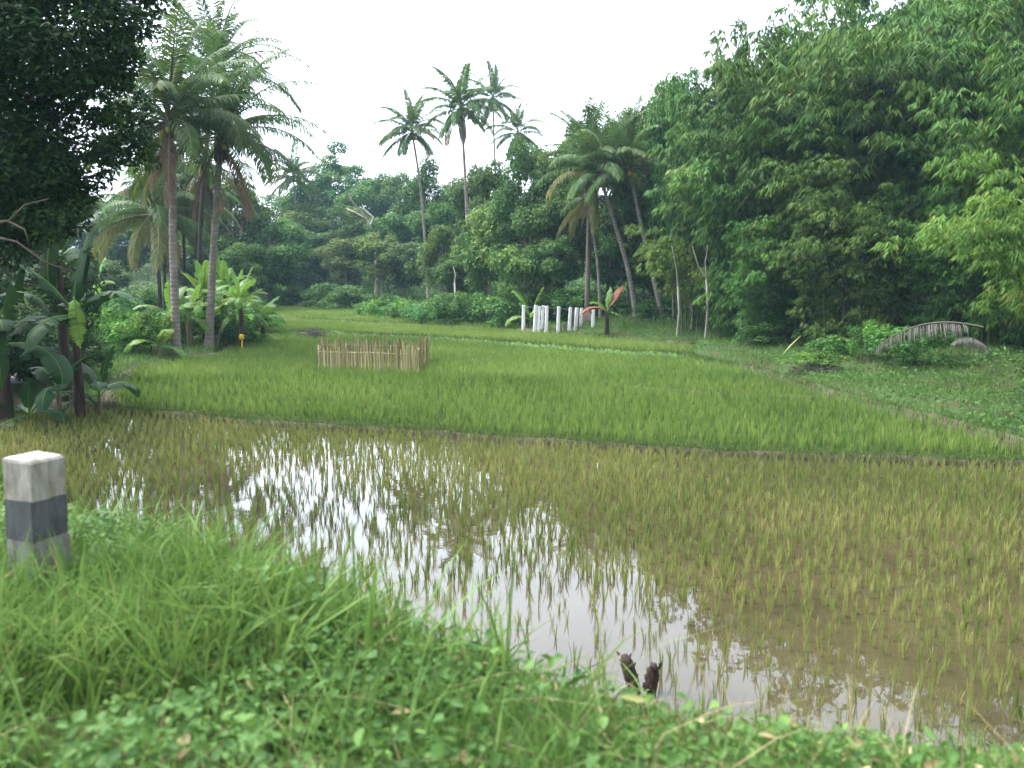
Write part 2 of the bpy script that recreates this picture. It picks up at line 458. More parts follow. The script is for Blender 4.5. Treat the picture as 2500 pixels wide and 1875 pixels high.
def sheet(name, poly, z, mat, label, cat, off=0.0):
    me = bpy.data.meshes.new(name)
    n = len(poly)                                             # level top with earth sides, so that each terrace is a real step
    ar = sum(a[0] * b[1] - b[0] * a[1] for a, b in zip(poly, np.roll(poly, -1, 0)))
    if ar < 0: poly = poly[::-1]
    me.from_pydata([(p[0], p[1], z) for p in poly] + [(p[0], p[1] + off, z - .6) for p in poly], [], [list(range(n))] + [(a, n + a, n + (a + 1) % n, (a + 1) % n) for a in range(n if off else 0)])
    me.update(); me.materials.append(mat)
    o = put(name, me)
    me.polygons.foreach_set('use_smooth', np.zeros(len(me.polygons), bool))
    return tag(o, label, cat, kind='structure')

sheet('paddy_water', T0, Z0, M['water'], 'still muddy water mirroring the sky in the nearest paddy', 'water')
sheet('paddy_field', T1, Z1, M['bed'], 'wet soil of the bright green paddy round the bamboo pen', 'paddy', .06)
sheet('paddy_field', T2, Z2, M['bed'], 'wet soil of the narrow middle rice terrace behind the bamboo pen', 'paddy', .12)
sheet('paddy_field', T3, Z3, M['bed'], 'wet soil of the last rice terrace before the far wood', 'paddy', .18)

def bundline(name, line, z, wdt, h, mat, label, wv=.25):
    """a low earth ridge swept along a field edge"""
    pts = []
    for a, b in zip(line[:-1], line[1:]):
        n = max(2, int(np.linalg.norm(b - a) / .45))
        pts += [a + (b - a) * t for t in np.arange(n) / n]
    pts = np.array(pts + [line[-1]])
    tan = norm(np.gradient(pts, axis=0)); S = np.stack([-tan[:, 1], tan[:, 0]], 1)
    K = len(pts); mb = MB(); V = []
    prof = [(-.5, -.3), (-.42, .25), (-.25, .85), (.05, 1.0), (.28, .8), (.43, .2), (.5, -.3)]
    for a, hh in prof:
        ww = wdt * (1 + wv * wob(pts[:, 0], pts[:, 1], 1.9, a * 3)) * a
        zz = z + np.where(hh > 0, h * hh * (1 + .2 * wob(pts[:, 0], pts[:, 1], 2.7, a)), h * hh - .15)
        V.append(np.column_stack([pts + S * ww[:, None], zz]))
    V = np.array(V).transpose(1, 0, 2).reshape(-1, 3); m = len(prof)
    i, j = np.meshgrid(np.arange(K - 1), np.arange(m - 1), indexing='ij'); k = (i * m + j).ravel()
    mb.add(V, np.stack([k, k + m, k + m + 1, k + 1], 1))
    return tag(mb.build(name, mat, smooth=True), label, 'field bund', kind='structure')

bundline('paddy_bund', L01[2:], Z0, .3, .13, M['mud'], 'thin dark mud bund between the flooded paddy and the green paddy')
bundline('paddy_bund', np.vstack([L01[:3], LEFT[1:]]), .05, .7, .26, M['mud'], 'bare brown mud bund curving round the foot of the dark banana plants')
bundline('paddy_bund', L12[:2] + (0, .5), .12, .8, .2, M['bund'], 'short bare mud bank below the coconut trunks')
bundline('paddy_bund', L12[2:], Z1 + .04, .8, .28, M['bundgreen'], 'grassy bund behind the bamboo pen')
bundline('paddy_bund', SUB, Z1, .22, .14, M['bund'], 'faint brown bund crossing the right half of the green paddy')
bundline('paddy_bund', RIGHT[1:], Z1, .4, .26, M['bund'], 'crumbling mud edge along the right side of the green paddy')
bundline('paddy_bund', L23, Z2 + .02, .8, .27, M['bund'], 'thin dark bund farthest up the terraces')
def patch(pp, label, seed):
    P = pl(pp, .75); c = P.mean(0); mb = MB()
    n = 26; a = np.arange(n) / n * 2 * math.pi
    e = P.max(0) - P.min(0)
    d = P[-1] - P[0]; ang = math.atan2(d[1], d[0]); Lg = np.linalg.norm(d)
    V = [(c[0], c[1], 0)]
    for q in a:
        r = 1 + .25 * math.sin(3 * q + seed) + .15 * math.sin(7 * q + 2 * seed)
        x, y = math.cos(q) * Lg / 2 * r, math.sin(q) * 1.0 * r
        V.append((c[0] + x * math.cos(ang) - y * math.sin(ang), c[1] + x * math.sin(ang) + y * math.cos(ang), 0))
    V = np.array(V); V[:, 2] = ground(V[:, 0], V[:, 1]) - .02; V[0, 2] += .22
    mb.add(V, None, [(0, 1 + q, 1 + (q + 1) % n) for q in range(n)])
    tag(mb.build('soil_patch', M['redmud'], smooth=True), label, 'bare soil', kind='structure')
patch([(1250, 796), (1440, 811)], 'strip of bare reddish soil in front of the white posts', 1)
patch([(1410, 822), (1495, 827)], 'dark bare soil patch in the grass right of the white posts', 2)
tr = np.array([(-15.5, 22), (-17.4, 29), (-20.8, 38), (-25.5, 52), (-31, 72)])
V = []
for (x, y), hw in zip(tr, (1.7, 1.6, 1.3, 1.2, 1.2)):
    for s in np.linspace(-1, 1, 7): V.append((x + s * hw * (1 + .1 * math.sin(y)), y, gz(x + s * hw, y) + .02))
k = np.array([a * 7 + b for a in range(4) for b in range(6)])
mb = MB().add(V, np.stack([k, k + 1, k + 8, k + 7], 1))
tag(mb.build('dirt_track', M['track'], smooth=True), 'pale dirt track glimpsed between the dark banana stems', 'track', kind='structure')

# ------------------------------------------------------------------ rice
def rice(mb, pts, z, H, W, nb, spread, lean, tmean, tvar):
    n = len(pts)
    P = np.repeat(np.column_stack([pts, np.full(n, z)]), nb, 0)
    a = rng.uniform(0, 2 * math.pi, n * nb)
    d = np.stack([np.cos(a), np.sin(a), 0 * a], 1)
    P = P + d * rng.uniform(0, spread, (n * nb, 1))
    ct = np.repeat(rng.normal(tmean, tvar, n) + .22 * wob(pts[:, 0], pts[:, 1], .45), nb) + rng.normal(0, .1, n * nb)
    hh = np.repeat(H * rng.uniform(.75, 1.25, n), nb) * rng.uniform(.6, 1.1, n * nb)
    blades(mb, P, hh, W * rng.uniform(.7, 1.3, n * nb), d * rng.uniform(.03, lean, (n * nb, 1)), np.clip(ct, 0, 1))

def rows(poly, sx, sy, ang, jit, keep=1.0, lim=None):
    P = np.asarray(poly); c = P.mean(0); r = np.linalg.norm(P - c, axis=1).max()
    g = np.stack(np.meshgrid(np.arange(-r, r, sx), np.arange(-r, r, sy)), -1).reshape(-1, 2)
    g = g + rng.normal(0, jit, g.shape)
    ca, sa = math.cos(ang), math.sin(ang)
    g = g @ np.array([[ca, sa], [-sa, ca]]) + c
    m = inpoly(g[:, 0], g[:, 1], P) & (rng.random(len(g)) < keep)
    m &= np.abs(g[:, 0]) < g[:, 1] * .64 + 1.5                # the stretch of field the photo shows, and a margin
    return g[m]

g0 = rows(T0, .165, .185, .35, .026, .97)
tl = np.interp(g0[:, 0], BX, TO)
g0 = g0[(g0[:, 1] > tl + .25) & (pdist(g0[:, 0], g0[:, 1], L01, False) > .25)]
thin = 1.0 - .2 * ss((wob(g0[:, 0], g0[:, 1], .5, 3) - .1) / .5) - .15 * ss((14 - g0[:, 1]) / 6) - .52 * np.exp(-(pdist(g0[:, 0], g0[:, 1], np.array([(-4.4, 16.5), (-1.2, 11), (1.6, 7.5)]), False) / 1.9) ** 2)
g0 = g0[rng.random(len(g0)) < thin]
g0 = g0[np.argsort(np.hypot(g0[:, 0], g0[:, 1]))]
infr = np.abs(g0[:, 0] / g0[:, 1]) < .6
near, rest = g0[infr][:300], np.vstack([g0[infr][300:], g0[~infr]])
SEED = []
for q in range(10):
    mb = MB(); rice(mb, np.zeros((1, 2)), -.02, .25, .009, 7, .022, .3, .55, .14)
    SEED.append(mb.mesh('rice_seedling', M['rice_young']))
for x, y in near:
    tag(put('rice_seedling', SEED[random.randrange(10)], None, (x, y, 0), (0, 0, random.uniform(0, 6.3)), random.uniform(.8, 1.2)),
        'pale young rice seedling standing in muddy water close to the roadside bank', 'rice plant', 'rice seedlings nearest the roadside bank')
mb = MB(); rice(mb, rest, -.02, .26, .0115, 9, .026, .3, .55, .16)
tag(mb.build('rice_seedlings', M['rice_young']), 'pale yellow green rice seedlings in rows over the rest of the flooded paddy', 'rice', kind='stuff')

g1 = rows(T1, .21, .25, .35, .034, .96)
g1 = g1[(pdist(g1[:, 0], g1[:, 1], L01, False) > .22) & (pdist(g1[:, 0], g1[:, 1], SUB, False) > .2) & (pdist(g1[:, 0], g1[:, 1], RIGHT, False) > .3)]
nr = g1[:, 1] < 32
mb = MB(); rice(mb, g1[nr], Z1 - .02, .37, .015, 12, .034, .27, .54, .16)
rice(mb, g1[~nr], Z1 - .02, .36, .024, 9, .08, .5, .58, .12)
tag(mb.build('rice', M['rice']), 'bright green rice filling the paddy round the bamboo pen', 'rice', kind='stuff')
g2 = rows(T2, .22, .22, .35, .05); mb = MB(); rice(mb, g2, Z2 - .02, .36, .03, 8, .1, .5, .72, .1)
tag(mb.build('rice', M['rice']), 'light green rice on the narrow middle terrace', 'rice', kind='stuff')
g3 = rows(T3, .27, .27, .35, .06); mb = MB(); rice(mb, g3, Z3 - .02, .38, .04, 8, .13, .5, .6, .1)
tag(mb.build('rice', M['rice']), 'green rice on the last terrace below the wood', 'rice', kind='stuff')

# ------------------------------------------------------------------ trees
def clump_leaves(mb, c, rc, n, L, W, tint, flat=.75, droop=.35, jt=.16):
    d = norm(rng.normal(0, 1, (n, 3)) + np.array([0, 0, .35]))
    P = np.asarray(c) + d * rc * np.array([1, 1, flat]) * (rng.uniform(.25, 1, (n, 1)) ** .5) * rng.uniform(.85, 1.15, (n, 1))
    Nn = norm(d * .55 + np.array([0, 0, .6]) + rng.normal(0, .45, (n, 3)))
    D = norm(np.cross(Nn, rng.normal(0, 1, (n, 3)))) + d * .5 + np.array([0, 0, -droop])
    leaves(mb, P, D, Nn, L * rng.uniform(.65, 1.3, n), W * rng.uniform(.7, 1.25, n), np.clip(tint + rng.normal(0, jt, n), 0, 1))

def broad_tree(seed, H, Rw, ncl, nl, L, W, clear=.25, flat=.75, lumpy=(.75, 1.45), ragged=.0):
    """trunk mesh and crown mesh of a broadleaf tree H high"""
    global rng
    keep = rng; rng = np.random.default_rng(seed)
    tb, cb = MB(), MB()
    z0 = H * clear; cz = (H + z0) / 2; rz = (H - z0) / 2
    top = np.array([rng.normal(0, .3), rng.normal(0, .3), H * .7])
    tp = [np.array([0, 0, -.6]), np.array([.05, 0, H * .2]) + rng.normal(0, .12, 3) * (1, 1, 0), top * .65 + rng.normal(0, .1, 3), top]
    tube(tb, tp, [H * .02, H * .016, H * .011, H * .005], 7)
    cs = []
    for q in range(ncl):
        d = norm(rng.normal(0, 1, 3)); d[2] = d[2] * .9 + .12
        f = rng.uniform(.45, 1.0) ** .7
        fl = 1 + ragged * rng.normal()
        c = np.array([d[0] * Rw * f * fl, d[1] * Rw * f * fl, cz + d[2] * rz * f])
        if c[2] < z0 * .8: c[2] = z0 + rng.uniform(0, rz * .5)
        cs.append(c)
        rc = rng.uniform(*lumpy)
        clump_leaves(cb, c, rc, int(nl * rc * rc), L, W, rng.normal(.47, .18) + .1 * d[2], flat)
    for c in cs[::3]:
        s = top * rng.uniform(.35, .95)
        tube(tb, [s, (s + c) / 2 + (0, 0, -.25), c], [H * .006, H * .004, H * .0015], 5)
    rng = keep
    return tb, cb

def tree_kind(name, leaf, bark, variants):
    out = []
    for v in variants:
        tb, cb = broad_tree(**v)
        out.append((tb.mesh(name + '_trunk', M[bark], True), cb.mesh(name + '_crown', M[leaf]), v['H'], v['Rw']))
    return out

KIND = {
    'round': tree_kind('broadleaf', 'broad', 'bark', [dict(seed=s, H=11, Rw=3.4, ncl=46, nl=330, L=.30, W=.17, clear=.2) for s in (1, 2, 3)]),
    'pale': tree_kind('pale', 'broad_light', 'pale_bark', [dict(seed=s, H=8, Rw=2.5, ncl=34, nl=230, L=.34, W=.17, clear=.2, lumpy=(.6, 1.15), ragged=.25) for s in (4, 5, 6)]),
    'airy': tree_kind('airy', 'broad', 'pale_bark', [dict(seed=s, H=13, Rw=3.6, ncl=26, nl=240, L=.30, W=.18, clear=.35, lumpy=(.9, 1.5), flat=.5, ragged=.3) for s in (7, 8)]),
    'layer': tree_kind('layered', 'layer', 'dark_bark', [dict(seed=9, H=11, Rw=3.0, ncl=60, nl=620, L=.2, W=.05, clear=.4, lumpy=(.45, .95), flat=.25, ragged=.2)]),
    'shrub': tree_kind('shrub', 'cover', 'dark_bark', [dict(seed=s, H=2.2, Rw=1.15, ncl=20, nl=420, L=.21, W=.10, clear=.08, lumpy=(.25, .6), ragged=.35) for s in (10, 11, 12)]),
    'darkshrub': tree_kind('dark_shrub', 'dark', 'dark_bark', [dict(seed=s, H=4.5, Rw=2.0, ncl=34, nl=420, L=.2, W=.09, clear=.05, lumpy=(.45, .85)) for s in (15, 16)]),
    'brightshrub': tree_kind('bright_shrub', 'bright', 'dark_bark', [dict(seed=s, H=2.2, Rw=1.2, ncl=20, nl=430, L=.2, W=.11, clear=.05, lumpy=(.25, .6), ragged=.4) for s in (13, 14)]),
}
ncount = {}
def tree(kind, name, x, y, height, width, label, cat, group=None, rz=None):
    ks = KIND[kind]; q = ncount.get(kind, 0); ncount[kind] = q + 1
    tm, cm, H, Rw = ks[q % len(ks)]
    t = thing(name, label, cat, (x, y, gz(x, y)), random.uniform(0, 6.3) if rz is None else rz, (width / (2 * Rw), width / (2 * Rw), height / H), group)
    put('trunk', tm, t); put('crown', cm, t)
    return t

def tree_at(kind, u, vtop, y, wpx, label, cat='tree', group=None, name='broadleaf_tree'):
    if 1000 < u < 2050 and y > 47:                            # the wood comes forward to the right, down to the field corner
        y += (57.5 + (y - 74) * .18 - y) * min(1, (u - 1000) / 240) if group == W_ else (47 + (y - 52) * .3 - y)
    p = ond(u, vtop, y); g = gz(p[0], y)
    return tree(kind, name, p[0], y, p[2] - g, wpx / FOC * y, label, cat, group)

W_ = 'trees of the far wood'
for a in [
    # the hazy gap on the left
    ('round', 120, 470, 118, 170, 'hazy tree far behind the dark banana plants, leftmost in the gap'),
    ('round', 215, 470, 112, 150, 'hazy tree seen in the gap under the dark overhanging crown'),
    ('round', 300, 520, 96, 150, 'blue green tree with hanging leaves behind the pale dirt track'),
    ('round', 385, 440, 122, 170, 'tall hazy tree behind the slim dark palm trunks'),
    ('round', 450, 560, 90, 140, 'dull tree filling the space between the two coconut trunks'),
    ('round', 560, 440, 84, 190, 'dark rounded tree close behind the tall coconut clump'),
    ('round', 650, 500, 92, 170, 'dark tree right of the coconut clump, above the cassava hedge'),
    ('round', 480, 455, 116, 170, 'hazy tree rising behind the beards of the coconut palms'),
    ('round', 585, 590, 78, 130, 'low dark tree directly behind the banana clump'),
    ('round', 240, 610, 78, 140, 'low bluish tree behind the solitary banana plant'),
    ('round', 20, 560, 96, 190, 'hazy tree half hidden by the dark overhanging foliage at the picture edge'),
    # back row of the far wood, on the slope
    ('round', 715, 470, 128, 160, 'hazy tree under the lone distant palm'),
    ('airy', 835, 362, 126, 150, 'tall airy tree with tufted crown standing out against the sky'),
    ('round', 770, 425, 124, 150, 'soft green tree left of the airy crown'),
    ('pale', 745, 500, 117, 150, 'light green rounded tree below the airy crown'),
    ('round', 905, 425, 118, 150, 'domed tree on the skyline right of the airy crown'),
    ('round', 975, 415, 116, 130, 'skyline tree just left of the first thin palm trunk'),
    ('round', 1070, 395, 112, 150, 'skyline tree between the first two thin palm trunks'),
    ('round', 1180, 385, 108, 150, 'skyline tree under the highest palm crown'),
    ('round', 1285, 335, 104, 160, 'skyline tree behind the short palm crown'),
    ('round', 1375, 300, 100, 170, 'tall skyline tree left of the leaning palm crowns'),
    ('airy', 1440, 245, 98, 150, 'tall feathery tree directly above the leaning palm crowns'),
    ('round', 1545, 235, 72, 150, 'big dome of foliage above the leaning palms'),
    ('round', 1625, 195, 66, 150, 'full green tree between the leaning palms and the bamboo'),
    # middle row
    ('round', 1550, 440, 92, 170, 'dark tree seen between the crowns of the leaning palms'),
    ('round', 1480, 500, 88, 150, 'dark tree behind the upright shaggy palm'),
    ('round', 1575, 520, 80, 150, 'low dark tree behind the trunk of the palm nearest the bamboo'),
    ('round', 690, 560, 112, 140, 'dark tree above the cassava hedge at its left end'),
    ('round', 790, 560, 108, 150, 'dark tree behind the bare branches'),
    ('round', 860, 500, 106, 140, 'green tree right above the bare pale branches'),
    ('round', 945, 500, 98, 140, 'tree behind the first thin palm trunk'),
    ('round', 1080, 480, 95, 150, 'dark tree between the lower palm trunks'),
    ('round', 1185, 490, 92, 140, 'dark tree right of the second thin palm trunk'),
    ('round', 1280, 445, 90, 150, 'tree under the short palm crown'),
    ('round', 1370, 440, 84, 150, 'tree behind the left fronds of the leaning palms'),
    ('round', 1600, 380, 76, 190, 'dark tree behind the leaning palm trunks'),
    ('round', 1680, 330, 72, 170, 'dark tree at the left shoulder of the bamboo'),
    # front row
    ('round', 730, 610, 107, 120, 'dark low tree behind the middle of the cassava hedge'),
    ('pale', 845, 590, 98, 110, 'yellowish young tree at the right end of the cassava hedge'),
    ('pale', 925, 560, 90, 110, 'slender yellow green tree left of the first palm trunk'),
    ('round', 990, 590, 86, 120, 'bushy tree between the two thin palm trunks, in front'),
    ('pale', 1085, 560, 84, 120, 'pale leafy tree right of the second palm trunk, low down'),
    ('pale', 1190, 510, 80, 140, 'large pale leafed tree above the banana by the white posts'),
    ('round', 1130, 620, 77, 120, 'low bushy tree behind the left of the white posts'),
    ('pale', 1265, 590, 74, 120, 'pale tree directly behind the white posts'),
    ('round', 1350, 570, 74, 130, 'dark green tree behind the right of the white posts'),
    ('round', 1500, 560, 74, 130, 'shaded tree between the upright and the leaning palm trunks'),
    ('round', 1590, 590, 68, 120, 'shaded tree between the two leaning palm trunks'),
    ('pale', 1690, 620, 47, 90, 'small leafy tree beside the thin pale stems'),
]:
    tree_at(*a, group=W_)
S_ = 'tall trees behind the bamboo'
for a in [
    ('airy', 1815, 78, 62, 110, 'ragged tree whose lone top sticks up left of the bamboo'),
    ('round', 1660, 150, 62, 130, 'ragged skyline tree left of the lone high top'),
    ('round', 1770, 125, 58, 150, 'dense skyline tree right of the lone high top'),
    ('round', 1860, 85, 55, 150, 'dense tree where the skyline climbs to the bamboo top'),
    ('round', 1960, 30, 52, 170, 'very tall tree behind the highest bamboo'),
    ('round', 1730, 230, 60, 150, 'shaded tree filling the middle of the wood left of the bamboo'),
    ('round', 2120, -60, 60, 260, 'tall tree behind the bamboo, crown past the top of the picture'),
    ('round', 2300, -100, 54, 300, 'tall dark tree behind the bamboo at the upper right'),
    ('round', 2480, -120, 48, 320, 'tall dark tree behind the bamboo at the right edge'),
]:
    tree_at(*a, group=S_)
tree_at('layer', 2165, 150, 36.5, 250, 'dull feathery tree with flat layered boughs among the bamboo', name='feathery_tree')
tree_at('layer', 2075, 520, 35, 160, 'small dull feathery tree low in the bamboo shade', name='feathery_tree')

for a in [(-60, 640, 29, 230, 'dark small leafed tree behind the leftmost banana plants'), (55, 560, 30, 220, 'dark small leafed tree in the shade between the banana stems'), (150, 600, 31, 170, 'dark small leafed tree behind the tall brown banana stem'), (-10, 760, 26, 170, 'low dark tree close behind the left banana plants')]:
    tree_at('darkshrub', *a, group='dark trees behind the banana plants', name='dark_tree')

# bare branches and thin stems in the wood
def bare_tree(u0, v0, y, segs, label, name, mat='pale_bark', r=.16):
    b = ond(u0, v0, y); g = gz(b[0], y)
    t = thing(name, label, 'tree', (b[0], y, g))
    mb = MB()
    tube(mb, [(0, 0, -.4), (.1, 0, (b[2] - g) * .5), (0, 0, b[2] - g)], [r * 1.2, r, r * .9], 7)
    mb.build('trunk', M[mat], t, True)
    for pts in segs:
        q = [ond(u, v, y + dy) - np.array([b[0], y, g]) for u, v, dy in pts]
        n = len(q); mb = MB(); tube(mb, q, np.linspace(r * .75, r * .2, n), 6); mb.build('branch', M[mat], t, True)
    return t
bare_tree(915, 572, 95, [[(915, 572, 0), (895, 535, 0), (870, 520, .3), (845, 508, .8)], [(895, 535, 0), (880, 515, -.3), (862, 495, -.6), (850, 470, -.8)], [(905, 548, 0), (912, 530, .4), (890, 512, .8), (885, 500, 1)]],
          'bare pale forked branches above the low wood left of the palms', 'bare_tree')
bare_tree(1110, 690, 60, [[(1110, 690, 0), (1112, 670, .1), (1106, 650, .2)]], 'thin white stem of a sapling left of the white posts', 'sapling', r=.07)
bare_tree(1655, 700, 45, [[(1655, 700, 0), (1652, 660, 0), (1640, 600, .2)]], 'thin pale stem between the leaning palms and the bamboo', 'sapling', r=.06)
bare_tree(1725, 680, 43, [[(1725, 680, 0), (1722, 640, 0), (1735, 560, .2)], [(1725, 680, 0), (1705, 650, 0), (1690, 600, .2)]], 'thin pale forked sapling beside the bamboo', 'sapling', r=.06)

# shrubs at the foot of the wood
def shrubs(kind, n, pa, pb, z, off, hh, ww, label, group, name='shrub'):
    for q in range(n):
        t = (q + random.uniform(.2, .8)) / n
        u, v = pa[0] + (pb[0] - pa[0]) * t, pa[1] + (pb[1] - pa[1]) * t
        p = onz(u, v, z); y = p[1] + random.uniform(*off)
        tree(kind, name, p[0] * y / p[1], y, random.uniform(*hh), random.uniform(*ww), label, 'shrub', group)
shrubs('shrub', 15, (640, 742), (870, 756), .85, (1, 5), (1.7, 2.6), (2.2, 3.4), 'one of bluish green bushes in the hedge across the far end of the field', 'bushes of the cassava hedge', 'cassava_bush')
shrubs('brightshrub', 9, (900, 764), (1010, 776), .85, (.5, 3), (1.6, 3.0), (2.5, 3.6), 'one of the feathery green bushes right of the cassava hedge', 'feathery bushes at the wood edge')
shrubs('shrub', 12, (1010, 778), (1240, 788), .95, (1.5, 5), (1.4, 3), (2.2, 3.4), 'one of the dark bushes at the wood edge left of the white posts', 'dark bushes left of the white posts')
shrubs('shrub', 10, (1290, 780), (1500, 780), 1.2, (1.5, 4), (1.2, 2.3), (1.7, 2.5), 'one of the bushes behind the white posts', 'bushes behind the white posts')
shrubs('shrub', 6, (1520, 765), (1740, 775), 1.7, (3, 6), (.6, 1.2), (1.4, 2.2), 'one of the bushes under the leaning palms', 'bushes under the leaning palms')
shrubs('brightshrub', 5, (255, 868), (372, 872), .4, (0, 3), (1.4, 2.2), (1.6, 2.4), 'one of the bright green bushes left of the coconut trunks', 'bright bushes left of the coconut trunks')
shrubs('brightshrub', 4, (610, 815), (665, 805), .4, (0, 3), (1.0, 1.8), (1.6, 2.2), 'one of the leafy bushes right of the banana clump', 'leafy bushes right of the banana clump')
shrubs('brightshrub', 8, (400, 846), (620, 836), .45, (.8, 3.5), (1.0, 1.8), (1.6, 2.4), 'one of the leafy bushes mixed among the banana clump', 'leafy bushes within the banana clump')
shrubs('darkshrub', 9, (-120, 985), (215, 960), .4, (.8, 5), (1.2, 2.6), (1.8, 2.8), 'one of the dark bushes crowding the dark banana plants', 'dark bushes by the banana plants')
shrubs('shrub', 10, (120, 850), (420, 800), .4, (8, 22), (1.4, 2.6), (2.4, 3.6), 'one of the dim bushes beyond the dirt track', 'dim bushes beyond the dirt track')

# ------------------------------------------------------------------ bamboo
def bamboo(seed, H, spread, ncul, nod, L, W, droop=1.0, ntuft=27, lo=.06, rsc=1.0):
    global rng
    keep = rng; rng = np.random.default_rng(seed)
    cu, fo = MB(), MB()
    for q in range(ncul):
        a = rng.uniform(0, 2 * math.pi); out = np.array([math.cos(a), math.sin(a), 0])
        b = out * rng.uniform(.1, 1.0) + rng.normal(0, .15, 3) * (1, 1, 0)
        h = H * rng.uniform(.55, 1.0); rr = spread * rng.uniform(.35, 1.0)
        t = np.linspace(0, 1, 12)[:, None]
        arch = rng.uniform(.15, .45) * droop
        pts = b + out * rr * t ** 2.0 + np.array([0, 0, 1]) * h * (t - arch * t ** 4) / (1 - .35 * arch)
        tube(cu, pts - (0, 0, .3), np.linspace(.05, .008, 12), 5, cap=False)
        ct = rng.normal(.5, .08)
        ts = np.clip(np.linspace(lo, 1, nod) + rng.normal(0, .03, nod), lo, 1)
        for tt in ts:
            f = tt * 11; k = min(int(f), 10); p = pts[k] + (pts[k + 1] - pts[k]) * (f - k)
            az = a + rng.normal(0, 1.2) if tt > .45 else rng.uniform(0, 2 * math.pi)
            ln = rng.uniform(.3, 1.3) * (1.2 - .5 * tt)
            pc = p + np.array([math.cos(az) * ln, math.sin(az) * ln, rng.uniform(-.1, .25)])
            rp = rng.uniform(.55, 1.0) * rsc
            m = int(ntuft * rp * rp)
            d = norm(rng.normal(0, 1, (m, 3)) + out * .5 + np.array([0, 0, .25])); d[:, 2] = np.abs(d[:, 2]) * np.where(rng.random(m) < .8, 1, -.6)
            tp = pc + d * rp * np.array([1, 1, .62]) * rng.uniform(.75, 1.05, (m, 1)) - np.array([0, 0, .25]) * rp
            nl = 7
            P = np.repeat(tp, nl, 0); n = len(P); dd = np.repeat(d, nl, 0)
            az2 = np.arctan2(dd[:, 1], dd[:, 0]) + np.repeat(rng.normal(0, .5, m), nl) + np.tile(np.linspace(-1.25, 1.25, nl), m) + rng.normal(0, .15, n)
            D = np.stack([np.cos(az2), np.sin(az2), -np.repeat(rng.uniform(.5, 1.4, m), nl) * rng.uniform(.75, 1.25, n)], 1)
            Nn = np.stack([np.cos(az2) * .7, np.sin(az2) * .7, np.ones(n)], 1) + rng.normal(0, .3, (n, 3))
            tn = np.clip(ct + rng.normal(0, .13) + rng.normal(0, .13, n) + (rng.random(n) < .012) * .6, 0, 1)
            leaves(fo, P + rng.normal(0, .02, (n, 3)), D, Nn, L * rng.uniform(.65, 1.25, n), W * rng.uniform(.75, 1.2, n), tn, mid=.33)
    rng = keep
    return cu, fo
BAM = []
for s, sp, ar in ((21, 3.6, 1.0), (22, 4.4, 1.2), (23, 3.0, .8)):
    cu, fo = bamboo(s, 14, sp, 34, 10, .42, .058, ar)
    BAM.append((cu.mesh('culms', M['culm'], True), fo.mesh('bamboo_foliage', M['bamboo'])))
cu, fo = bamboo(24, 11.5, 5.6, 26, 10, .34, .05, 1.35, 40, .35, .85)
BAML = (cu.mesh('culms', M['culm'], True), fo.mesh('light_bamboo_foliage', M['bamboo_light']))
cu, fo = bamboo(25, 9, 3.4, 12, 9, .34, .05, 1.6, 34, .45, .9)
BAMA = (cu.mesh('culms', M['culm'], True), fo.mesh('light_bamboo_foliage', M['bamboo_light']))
def bamboo_clump(me, x, y, sc, rz, label, group='bamboo clumps on the right bank'):
    t = thing('bamboo_clump', label, 'bamboo', (x, y, gz(x, y)), rz, sc, group)
    put('culms', me[0], t); put('foliage', me[1], t)
for v, u, y, h, lab in [
    (0, 1790, 47, 12.5, 'bamboo clump at the far left end of the bamboo bank'),
    (1, 1850, 44, 13.5, 'bamboo clump second from the far end of the bamboo bank'),
    (2, 1900, 40, 9.5, 'low bamboo clump spilling forward over the grassy bank'),
    (0, 1950, 43, 14.7, 'bamboo clump beside the low spilling one'),
    (1, 2080, 39, 17.5, 'tall bamboo clump behind the leafy shrub on the bank'),
    (2, 1985, 46, 16.5, 'very tall bamboo clump forming the left top of the bamboo bank'),
    (0, 2190, 48, 18, 'very tall bamboo clump behind the feathery tree'),
    (1, 2330, 43, 20.5, 'very tall bamboo clump above the dark hollow'),
    (2, 2210, 38, 16.5, 'bamboo clump left of the dark hollow'),
    (0, 2480, 40, 17, 'very tall bamboo clump behind the light foreground sprays'),
    (1, 2440, 32.5, 11, 'bamboo clump right of the dark hollow, over the dead fronds'),
    (1, 1840, 43, 13.8, 'tall bamboo clump below the lone high tree top'),
    (2, 2015, 41, 16, 'tall bamboo clump in the middle of the bamboo bank'),
    (0, 2140, 41.5, 18.5, 'tall bamboo clump just behind the feathery tree crown'),
    (0, 1865, 38.5, 6.2, 'low bamboo clump drooping onto the bank at the left end'),
    (1, 2300, 33.5, 6.5, 'low bamboo clump hanging into the dark hollow'),
    (2, 2150, 34.5, 7.5, 'small bamboo clump in front of the feathery tree trunk'),
    (0, 2040, 36, 8.5, 'small bamboo clump drooping over the grassy bank'),
    (2, 2620, 31, 14, 'bamboo clump at the right edge of the bank'),
    (0, 2760, 34, 17, 'tall bamboo clump at the far right edge'),
]:
    p = ond(u, 700, y)
    bamboo_clump(BAM[v], p[0], y, (h / 14) * (1.0 if h < 15 else .95), random.uniform(0, 6.3), lab)
bamboo_clump(BAML, 14.4, 22.5, .76, 2.2, 'light green bamboo overhanging the bank in front, sprays of brighter leaves')
p = ond(1690, 600, 46.5); bamboo_clump(BAMA, p[0], 46.5, .8, .4, 'small yellowish bamboo arching over beside the leaning palms')

